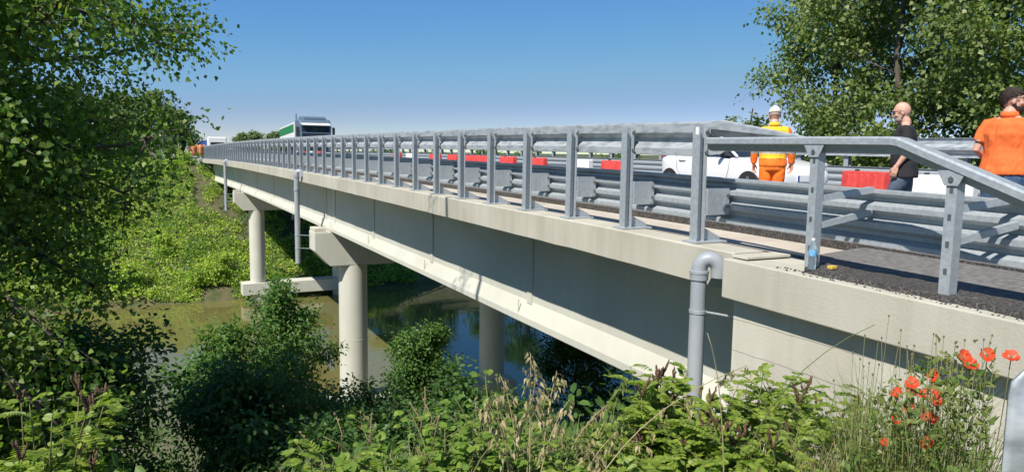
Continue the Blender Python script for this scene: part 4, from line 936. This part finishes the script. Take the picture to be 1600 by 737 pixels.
# ------------------------------------------------------------------ foreground plants
def pol(r, th): return (r*math.sin(rad(th)), r*math.cos(rad(th)))
def join_leaf(list_): return np.concatenate(list_)
def bramble(label, r, th, h, seed, w_=.35, n=16, leaf='leaf_bramble', size=.062, tip=False):
    rs = np.random.RandomState(seed); x, y = pol(r, th); gz = ground(x, y); t = thing('bramble', label, 'bramble', (x, y, gz), 0, 'brambles in the foreground')
    mb = MB(); P = []; A = []; N = []; S = []
    for i in range(n):
        a = rs.uniform(0, 6.28); L = h*rs.uniform(.75,1.25); d = Vector((math.cos(a)*w_*rs.uniform(.2,1.1), math.sin(a)*w_*rs.uniform(.2,1.1), 0)); b0 = d*.25
        pts = [b0 + d*u**1.3 + Vector((0,0,L*(u - .22*u**3))) + Vector(rs.normal(size=3)*.008) for u in np.linspace(0,1,7)]
        mb.tube(pts, [.005,.005,.0045,.004,.0035,.003,.002], 5)
        for u in np.linspace(.2,1,9):
            f = u*6; k = min(int(f),5); q = pts[k].lerp(pts[k+1], f-k); aa = rs.uniform(0,6.28)
            pd = Vector((math.cos(aa), math.sin(aa), .35)).normalized(); pl = .05*rs.uniform(.7,1.3); q2 = q + pd*pl; mb.tube([q, q2], .0016, 3, cap=False)
            sz = size*rs.uniform(.6,1.2)*(1.1-.45*u)
            nrm = np.array([rs.normal()*.35, rs.normal()*.35 - .15, 1.0]); ax = np.array([pd.x, pd.y, -.15+rs.normal()*.2])
            sd = np.array([-pd.y, pd.x, 0])
            for g_, sc in ((0,1.15),(1,.9),(-1,.9)):
                P.append(np.array(q2)); A.append(ax + sd*g_*1.5 if g_ else ax); N.append(nrm + rs.normal(size=3)*.15); S.append(sz*sc)
    mb.build('stems', M['stem'], t, smooth=True)
    leaves('foliage', np.array(P), np.array(S), M[leaf], t, A=np.array(A), N=np.array(N), rs=rs, T=(OVAL[0]*np.array([1,1.45,1]), OVAL[1]))
    if tip:
        for i in range(3):
            mb = MB(); a = rs.uniform(0,6.28); b = Vector((math.cos(a)*w_*.5, math.sin(a)*w_*.5, h*.85)); pts = [b, b+Vector((.02,0,.08)), b+Vector((.05*math.cos(a),.05*math.sin(a),.17))]
            mb.tube(pts, [.003,.0025,.002], 5)
            for q in (.6,.95): c = pts[1].lerp(pts[2], q); mb.ell(c + Vector(rs.normal(size=3)*.006), (.0045,.0045,.009), 6, 4)
            mb.build('dry_tip', M['cane'], t, smooth=True)
    return t
def indigo(label, r, th, h, seed, w_=.30, n=14, spikes=6, leaf='leaf_indigo', ls=.034, lean=(0,0)):
    rs = np.random.RandomState(seed); x, y = pol(r, th); gz = ground(x, y); t = thing('false_indigo', label, 'shrub', (x, y, gz), 0, 'false indigo shrubs in the foreground')
    mb = MB(); P = []; SPK = []; A = []; N = []; S = []
    for i in range(n):
        a = rs.uniform(0,6.28); L = h*rs.uniform(.6,1.08); d = Vector((math.cos(a)*w_*rs.uniform(.1,1)+lean[0]*L, math.sin(a)*w_*rs.uniform(.1,1)+lean[1]*L, 0))
        pts = [d*.2 + d*u + Vector((0,0,L*u)) + Vector(rs.normal(size=3)*.008) for u in np.linspace(0,1,7)]
        mb.tube(pts, [.006,.006,.005,.005,.004,.003,.002], 5)
        for u in np.linspace(.25,1,11):
            f = u*6; k = min(int(f),5); q = pts[k].lerp(pts[k+1], f-k); aa = rs.uniform(0,6.28)
            pd = Vector((math.cos(aa), math.sin(aa), rs.uniform(-.1,1.1))).normalized(); rl = rs.uniform(.11,.22)*(1.15-.35*u); m = rs.randint(6,10)
            rp = [q + pd*rl*s + Vector((0,0,-.35*rl*s*s)) for s in np.linspace(0,1,5)]; mb.tube(rp, .0014, 3, cap=False)
            sd = Vector((-pd.y, pd.x, 0)).normalized(); tw = rs.normal()*.5; up_ = Vector((rs.normal()*.45-.2, rs.normal()*.45-.15, 1))
            for j in range(m+1):
                s = .18+.82*j/m; f2 = min(s,.999)*4; kk = int(f2); c = rp[kk].lerp(rp[kk+1], f2-kk); dirn = (rp[kk+1]-rp[kk]).normalized()
                for g_ in ((1,-1) if j < m else (0,)):
                    P.append(np.array(c)); A.append(np.array(dirn*(.45 if g_ else 1) + sd*g_ + up_*.12)); N.append(np.array(up_ + sd*tw) + rs.normal(size=3)*.12); S.append(ls*rs.uniform(.8,1.2)*(1-.25*abs(s-.5)))
        if i < spikes:
            for q in range(rs.randint(2,5)):
                b = pts[-1]; a2 = rs.uniform(0,6.28); tl = rs.uniform(.06,.12); dr = Vector((math.cos(a2)*.4, math.sin(a2)*.4, 1)).normalized()
                pp = [b + dr*tl*s for s in np.linspace(0,1,9)]; sp = MB(); SPK.append(sp); sp.tube([p_ + Vector(rs.normal(size=3)*.002) for p_ in pp], [.0025,.005,.0068,.0056,.007,.006,.0066,.005,.002], 6)
    mb.build('stems', M['stem'], t, smooth=True)
    leaves('foliage', np.array(P), np.array(S), M[leaf], t, A=np.array(A), N=np.array(N), rs=rs, T=(OVAL[0]*np.array([1,1.1,1]), OVAL[1]))
    for sp in SPK: sp.build('seed_spike', M['spike'], t, smooth=True)
    return t
def oat(label, r, th, h, seed, lean=(.3,0), group='dry oat grass stalks in the foreground', m='straw', heads=1):
    rs = np.random.RandomState(seed); x, y = pol(r, th); gz = ground(x, y); t = thing('oat_grass', label, 'grass stalk', (x, y, gz), 0, group)
    mb = MB(); P = []; A = []; S = []
    pts = [Vector((lean[0]*h*u**2.2, lean[1]*h*u**2.2, h*(u-.12*u**4))) for u in np.linspace(0,1,12)]
    mb.tube(pts, [.0042-.00025*i for i in range(12)], 5)
    if heads:
        for u in np.linspace(.58,1,15):
            f = u*11; k = min(int(f),10); q = pts[k].lerp(pts[k+1], f-k); a = rs.uniform(0,6.28); l = rs.uniform(.03,.08)*(1.25-u)*2.2
            e = q + Vector((math.cos(a)*l*.6 + lean[0]*.05, math.sin(a)*l*.6, -l*.25)); mb.tube([q, (q+e)/2+Vector((0,0,.012)), e], .0009, 3, cap=False)
            for _ in range(3): P.append(np.array(e)+rs.normal(size=3)*.008); A.append(np.array([math.cos(a)*.4+rs.normal()*.15, math.sin(a)*.4+rs.normal()*.15, -1])); S.append(rs.uniform(.028,.042))
    mb.build('stalk', M[m], t, smooth=True)
    if P: leaves('seed_head', np.array(P), np.array(S), M[m], t, A=np.array(A), rs=rs, T=(DELTA[0]*np.array([1.1,.5,1.5]), DELTA[1]))
    return t
def poppy(p, size, label, seed, face=(0,0,1), openness=.6):
    rs = np.random.RandomState(seed); p = Vector(p); gz = ground(p.x, p.y)
    t = thing('poppy', label, 'poppy', (p.x, p.y, gz), 0, 'red poppies beside the wing wall')
    h = p.z-gz; bx, by = rs.uniform(-.06,.06,2); mb = MB()
    pts = [Vector((bx*(1-u)**1.5 + .012*math.sin(u*9+seed), by*(1-u)**1.5 + .010*math.cos(u*7+seed), h*u)) for u in np.linspace(0,1,9)]; mb.tube(pts, .0018, 5)
    mb.build('stem', M['stem'], t, smooth=True)
    f = Vector(face).normalized(); q = f.to_track_quat('Z','Y'); mb = MB(); top = pts[-1]
    for k in range(4):
        a0 = math.pi/2*k + rs.uniform(-.2,.2); R = size*(1.0 if k % 2 else .9); rows = []
        for i in range(5):
            u = i/4; row = []
            for j in range(7):
                v = (j-3)/3; a = a0 + v*.92*(.55+.45*u); rr_ = R*u*(1-.18*abs(v)**3)
                z = R*(openness*u**1.4 + .10*math.sin(v*6+seed+k)*u) + (.006 if k % 2 else 0)
                row.append(tuple(top + q @ Vector((rr_*math.cos(a)*(1-.25*openness*u), rr_*math.sin(a)*(1-.25*openness*u), z*.75))))
            rows.append(row)
        mb.loft(rows, False, False)
    mb.build('flower', M['poppy'], t, smooth=True)
    mb = MB(); mb.ell(top + f*.006, (.004,.004,.006), 8, 5); mb.build('seed_capsule', M['stem'], t, smooth=True)
bi = 0
for r, th, h, w_, lb, tip in [(3.3,13.5,.42,.32,'bramble clump near the bottom edge, left end of the pale green foreground leaves',True),
        (3.4,18.2,.50,.36,'pale green bramble clump with dry tips below the near pier column',True),
        (3.25,21.5,.50,.36,'pale green bramble clump right of the dry tipped one',True),
        (3.5,25.5,.60,.38,'bramble clump right under the bush hiding the plinth',False),
        (3.2,28.5,.47,.34,'bramble clump at the left foot of the dry oat grass',False),
        (3.0,24.0,.33,.34,'low bramble along the bottom edge',False),
        (3.3,32.5,.36,.30,'dark gap bramble low between the oat stalks',False),
        (3.2,46.0,.50,.34,'leafy bramble below the wing wall left of the poppies',False),
        (3.0,39.0,.36,.34,'low bramble at the bottom edge below the drainpipe',False)]:
    bramble(lb, r, th, h, 200+bi, w_, 17, tip=tip); bi += 1
ii = 0
for r, th, h, w_, sp, lb, ln in [(3.55,-7.2,.74,.30,10,'false indigo bush with purple brown spikes at the left edge',(.06,0)),
        (3.1,-6.0,.40,.24,0,'low false indigo with small leaflets in the bottom left corner',(0,0)),
        (3.15,11.0,.40,.24,0,'single fern like false indigo sprig at the bottom left of the brambles',(0,0)),
        (3.75,38.3,.60,.26,3,'false indigo growing around the foot of the big grey drainpipe',(0,0)),
        (3.6,36.0,.46,.26,4,'false indigo left of the drainpipe with dark spikes',(0,0)),
        (3.55,42.5,.48,.26,5,'false indigo in front of the middle of the wing wall',(0,0)),
        (3.5,47.0,.46,.26,5,'false indigo with dark spikes between wing wall and poppies',(0,0)),
        (3.1,42.0,.42,.26,2,'low false indigo at the bottom edge below the wing wall',(0,0)),
        (3.1,36.0,.38,.26,0,'low bright false indigo at the bottom edge right of the oat stalks',(0,0)),
        (3.1,49.5,.40,.26,2,'low false indigo at the left foot of the poppies',(0,0)),(4.3,45.0,.50,.36,3,'false indigo close against the wing wall foot',(0,0)),(4.4,49.5,.48,.36,3,'false indigo close against the wing wall behind the poppies',(0,0)),(3.9,40.5,.52,.3,2,'false indigo between the drainpipe and the wing wall',(0,0))]:
    indigo(lb, r, th, h, 260+ii, w_, 15, sp, lean=ln); ii += 1
for k, (r, th, h, ln, m, hd, lb) in enumerate([(3.12,28.1,1.0,(.02,.05),'straw',1,'pale dry oat stalk standing in the middle of the oat tuft'),(3.18,28.9,.88,(.12,.05),'straw',1,'dry oat stalk at the right side of the oat tuft'),(3.08,26.6,.84,(-.10,0),'straw',1,'dry oat stalk at the left side of the oat tuft'),(3.25,30.0,.70,(.35,-.1),'straw',1,'low dry oat stalk bending right in front of the dark gap'),(3.05,35.5,.62,(-.3,0),'straw',1,'short dry oat stalk bending left in front of the dark gap'),
      (3.1,27.0,.80,(-.18,0),'straw',1,'dry oat stalk leaning left over the brambles'),(3.15,27.8,.92,(.05,0),'straw',1,'tallest pale dry oat stalk at the bridge plinth'),(3.05,28.4,.78,(.22,0),'straw',1,'dry oat stalk with head drooping right beside the tallest one'),(3.2,27.4,.86,(-.08,.1),'straw',1,'dry oat stalk between the leaning ones'),
        (3.15,34.0,.86,(.10,0),'grass',1,'green upright oat stalk in front of the dark water'),(3.0,32.0,.95,(.75,-.2),'straw',1,'long oat stalk arching right under the girder'),(3.2,31.5,.55,(.45,0),'straw',1,'short oat stalk arching right'),
        (3.2,43.5,1.15,(-.12,0),'straw',0,'bare pale stalk rising straight before the wing wall'),(3.4,44.0,1.15,(.45,-.25),'grass',0,'bare green stalk arching right before the wing wall'),(3.3,50.0,.85,(.10,0),'grass',0,'thin green stalk left of the poppies')]):
    oat(lb, r, th, h, 300+k, ln, m=m, heads=hd)
PP = [((2.672,1.883,-.946),.030,'leftmost red poppy of the upper cluster, in front of the wing wall'),
      ((2.596,1.771,-.864),.032,'top red poppy of the close pair at the left of the cluster'),
      ((2.734,1.866,-.945),.030,'lower red poppy of the close pair at the left of the cluster'),
      ((2.730,1.806,-.928),.026,'small orange red poppy just right of the close pair'),
      ((2.753,1.796,-.855),.033,'wide open red poppy alone at the top of the middle cluster'),
      ((2.718,1.769,-.900),.030,'open red poppy right under the one topping the middle cluster'),
      ((2.683,1.725,-.927),.028,'narrow side facing poppy at the right of the middle cluster'),
      ((2.737,1.867,-1.02),.031,'broad dark red poppy above the biggest poppy, to its left'),
      ((2.611,1.834,-1.035),.027,'roundish poppy at the lower left of the cluster'),
      ((2.634,1.786,-1.025),.026,'small poppy between the roundish one and the biggest one'),
      ((2.771,1.807,-1.037),.046,'biggest red poppy, wide open with its petals spread'),
      ((2.720,1.773,-1.122),.038,'lowest bright red poppy, below the biggest one'),
      ((2.521,1.817,-1.10),.022,'tiny half closed poppy lowest on the left among the leaves'),
      ((2.665,1.844,-1.124),.018,'tiny poppy bud low beside the half closed one'),
      ((2.631,1.602,-.723),.034,'left poppy of the highest pair, against the shadow under the coping'),
      ((2.816,1.684,-.791),.036,'right poppy of the highest pair, against the shadow under the coping'),
      ((2.870,1.660,-.748),.034,'lone poppy high up between the highest pair and the guardrail end'),
      ((2.799,1.539,-.716),.036,'flat wide poppy nearest the rounded guardrail end')]
rnd = random.Random(8)
for i, (p, s, lb) in enumerate(PP):
    poppy(p, s, lb, 400+i, (rnd.uniform(-.7,.1), rnd.uniform(-.8,-.1), rnd.uniform(.5,1)), rnd.uniform(.35,.9))
# tall fine weeds under the poppies and grass, not countable
rs = np.random.RandomState(21)
def blades(name, n, area, hmin, hmax, matn, wid, label, seed):
    rs = np.random.RandomState(seed); r0, r1, a0, a1 = area
    r = rs.uniform(r0, r1, n); a = np.radians(rs.uniform(a0, a1, n)); X = r*np.sin(a); Y = r*np.cos(a)
    Z = np.array([ground(x, y) for x, y in zip(X, Y)]); h = rs.uniform(hmin, hmax, n); az = rs.uniform(0, 6.28, n); ln = rs.uniform(.05,.7,n)*h
    dx, dy = np.cos(az)*ln, np.sin(az)*ln; wx, wy = -np.sin(az)*wid, np.cos(az)*wid
    V = np.zeros((n, 7, 3)); 
    for k, (u, w_) in enumerate(((0,1),(.4,.85),(.75,.5))):
        c = np.stack([X+dx*u**2, Y+dy*u**2, Z+h*(u-.15*u**3)], 1)
        V[:,2*k] = c - np.stack([wx*w_, wy*w_, 0*wx],1); V[:,2*k+1] = c + np.stack([wx*w_, wy*w_, 0*wx],1)
    V[:,6] = np.stack([X+dx, Y+dy, Z+h*.85], 1)
    mb = [(0,1,3,2),(2,3,5,4)]
    me = bpy.data.meshes.new(name); me.vertices.add(n*7); me.vertices.foreach_set('co', V.reshape(-1).astype(np.float32))
    F = np.array([(0,1,3,2,2,3,5,4,4,5,6)]); idx = (F + np.arange(n)[:,None]*7).reshape(-1)
    me.loops.add(n*11); me.loops.foreach_set('vertex_index', idx.astype(np.int32)); me.polygons.add(n*3)
    st_ = (np.arange(n)[:,None]*11 + np.array([[0,4,8]])).reshape(-1); tt = np.tile([4,4,3], n)
    me.polygons.foreach_set('loop_start', st_.astype(np.int32)); me.polygons.foreach_set('loop_total', tt.astype(np.int32)); me.materials.append(M[matn]); me.update(calc_edges=True); me.validate()
    o = bpy.data.objects.new(name, me); C.objects.link(o); tag(o, label, None, None, 'stuff')
blades('grass', 7000, (2.2,4.4,-12,56), .10,.34,'grass',.0035,'green grass between the foreground plants',31)
blades('dry_grass', 2600, (2.4,4.2,10,52), .12,.42,'straw',.0022,'dry straw coloured grass between the foreground plants',32)
blades('tall_grass', 1500, (2.95,3.75,52.5,60.5), .45,.98,'grass',.0022,'tall fine green weeds around the poppies',33)
blades('tall_dry_grass', 350, (2.95,3.6,50,60), .4,.9,'straw',.0016,'tall fine dry stems around the poppies',34)
n = 2600; r = rs.uniform(2.95,3.7,n); a = np.radians(rs.uniform(51.5,60.5,n)); X_, Y_ = r*np.sin(a), r*np.cos(a)
Z_ = np.array([ground(x,y) for x,y in zip(X_,Y_)]) + .1 + rs.random_sample(n)*(.50+.35*np.clip((np.degrees(a)-51.5)/6,0,1))
tag(leaves('weed_leaves', np.stack([X_,Y_,Z_],1), rs.uniform(.02,.05,n), M['grass'], rs=rs, T=(DELTA[0]*np.array([1,.5,1]), DELTA[1]), up=.5, droop=-.5), 'small leaves of the weeds around the poppies', None, None, 'stuff')
n = 90; r = rs.uniform(3,3.6,n); a = np.radians(rs.uniform(52,60,n)); mb = MB()
for q in range(n):
    x, y = r[q]*math.sin(a[q]), r[q]*math.cos(a[q]); z = ground(x,y); h = rs.uniform(.6,1.08); dx, dy = rs.normal(size=2)*.06
    mb.tube([(x,y,z+.1),(x+dx*.5,y+dy*.5,z+h*.6),(x+dx,y+dy,z+h)], .0013, 4); mb.ell((x+dx,y+dy,z+h), (.0035,.0035,.006), 6, 4)
tag(mb.build('poppy_bud_weeds', M['stem'], smooth=True), 'thin stems with green buds and seed heads around the poppies', None, None, 'stuff')

# ------------------------------------------------------------------ light, sky, camera
SUN_AZ, SUN_EL = (-.88,-.47), rad(50)
sd = Vector((SUN_AZ[0], SUN_AZ[1], 0)).normalized()*math.cos(SUN_EL) + Vector((0,0,math.sin(SUN_EL)))
sl = bpy.data.lights.new('sun', 'SUN'); sl.energy = 4.4; sl.angle = rad(.5); sl.color = (1,.955,.88)
so = bpy.data.objects.new('sun', sl); C.objects.link(so); so.rotation_euler = sd.to_track_quat('Z','Y').to_euler()
wd = bpy.data.worlds.new('World'); bpy.context.scene.world = wd; wd.use_nodes = True; nt = wd.node_tree
sk = nd(nt, 'ShaderNodeTexSky'); sk.sky_type = 'NISHITA'; sk.sun_disc = False; sk.sun_elevation = SUN_EL; sk.sun_rotation = math.atan2(sd.x, sd.y)
sk.altitude = 0; sk.air_density = .6; sk.dust_density = 0; sk.ozone_density = 3
bg = nt.nodes['Background']; bg.inputs['Strength'].default_value = .10; 
def vm(op, a, v):
    q = nd(nt, 'ShaderNodeVectorMath', operation=op); nt.links.new(a, q.inputs[0]); q.inputs[1].default_value = (v, v, v); return q.outputs[0]
cv = nd(nt, 'ShaderNodeRGBCurve'); cv.mapping.extend = 'EXTRAPOLATED'
for ch, pts_ in enumerate([[(0,0),(.163,.083),(.255,.135),(.446,.235),(1,.75)], [(0,0),(.10,.10),(.283,.222),(.423,.285),(.652,.335),(1,.75)], [(0,0),(.25,.27),(.5,.445),(.673,.46),(.83,.465),(1,.75)]]):
    c_ = cv.mapping.curves[ch]; c_.points[0].location = pts_[0]; c_.points[1].location = pts_[-1]
    for p_ in pts_[1:-1]: c_.points.new(*p_)
cv.mapping.update()
nt.links.new(vm('MULTIPLY', sk.outputs[0], .1), cv.inputs['Color']); nt.links.new(vm('MULTIPLY', cv.outputs[0], 10), bg.inputs['Color'])
yaw, pit, roll = rad(26.387), rad(6.436), rad(.8)
F = Vector((math.sin(yaw)*math.cos(pit), math.cos(yaw)*math.cos(pit), -math.sin(pit))); R0 = Vector((math.cos(yaw), -math.sin(yaw), 0)); U0 = R0.cross(F)
Rr = R0*math.cos(roll) + U0*math.sin(roll); Ur = U0*math.cos(roll) - R0*math.sin(roll)
cd = bpy.data.cameras.new('camera'); cam = bpy.data.objects.new('camera', cd); C.objects.link(cam)
cam.matrix_world = Matrix((Rr, Ur, -F)).transposed().to_4x4()
cd.sensor_fit = 'HORIZONTAL'; cd.sensor_width = 36; cd.lens = 36*1150/1600; cd.clip_start = .05; cd.clip_end = 12000
sc = bpy.context.scene; sc.camera = cam
sc.view_settings.view_transform = 'Standard'; sc.view_settings.look = 'None'; sc.view_settings.exposure = .60; sc.view_settings.gamma = 1; sc.view_settings.use_curve_mapping = False
sc.cycles.max_bounces = 8; sc.cycles.transparent_max_bounces = 8; sc.cycles.transmission_bounces = 6; sc.cycles.diffuse_bounces = 4; sc.cycles.use_denoising = True
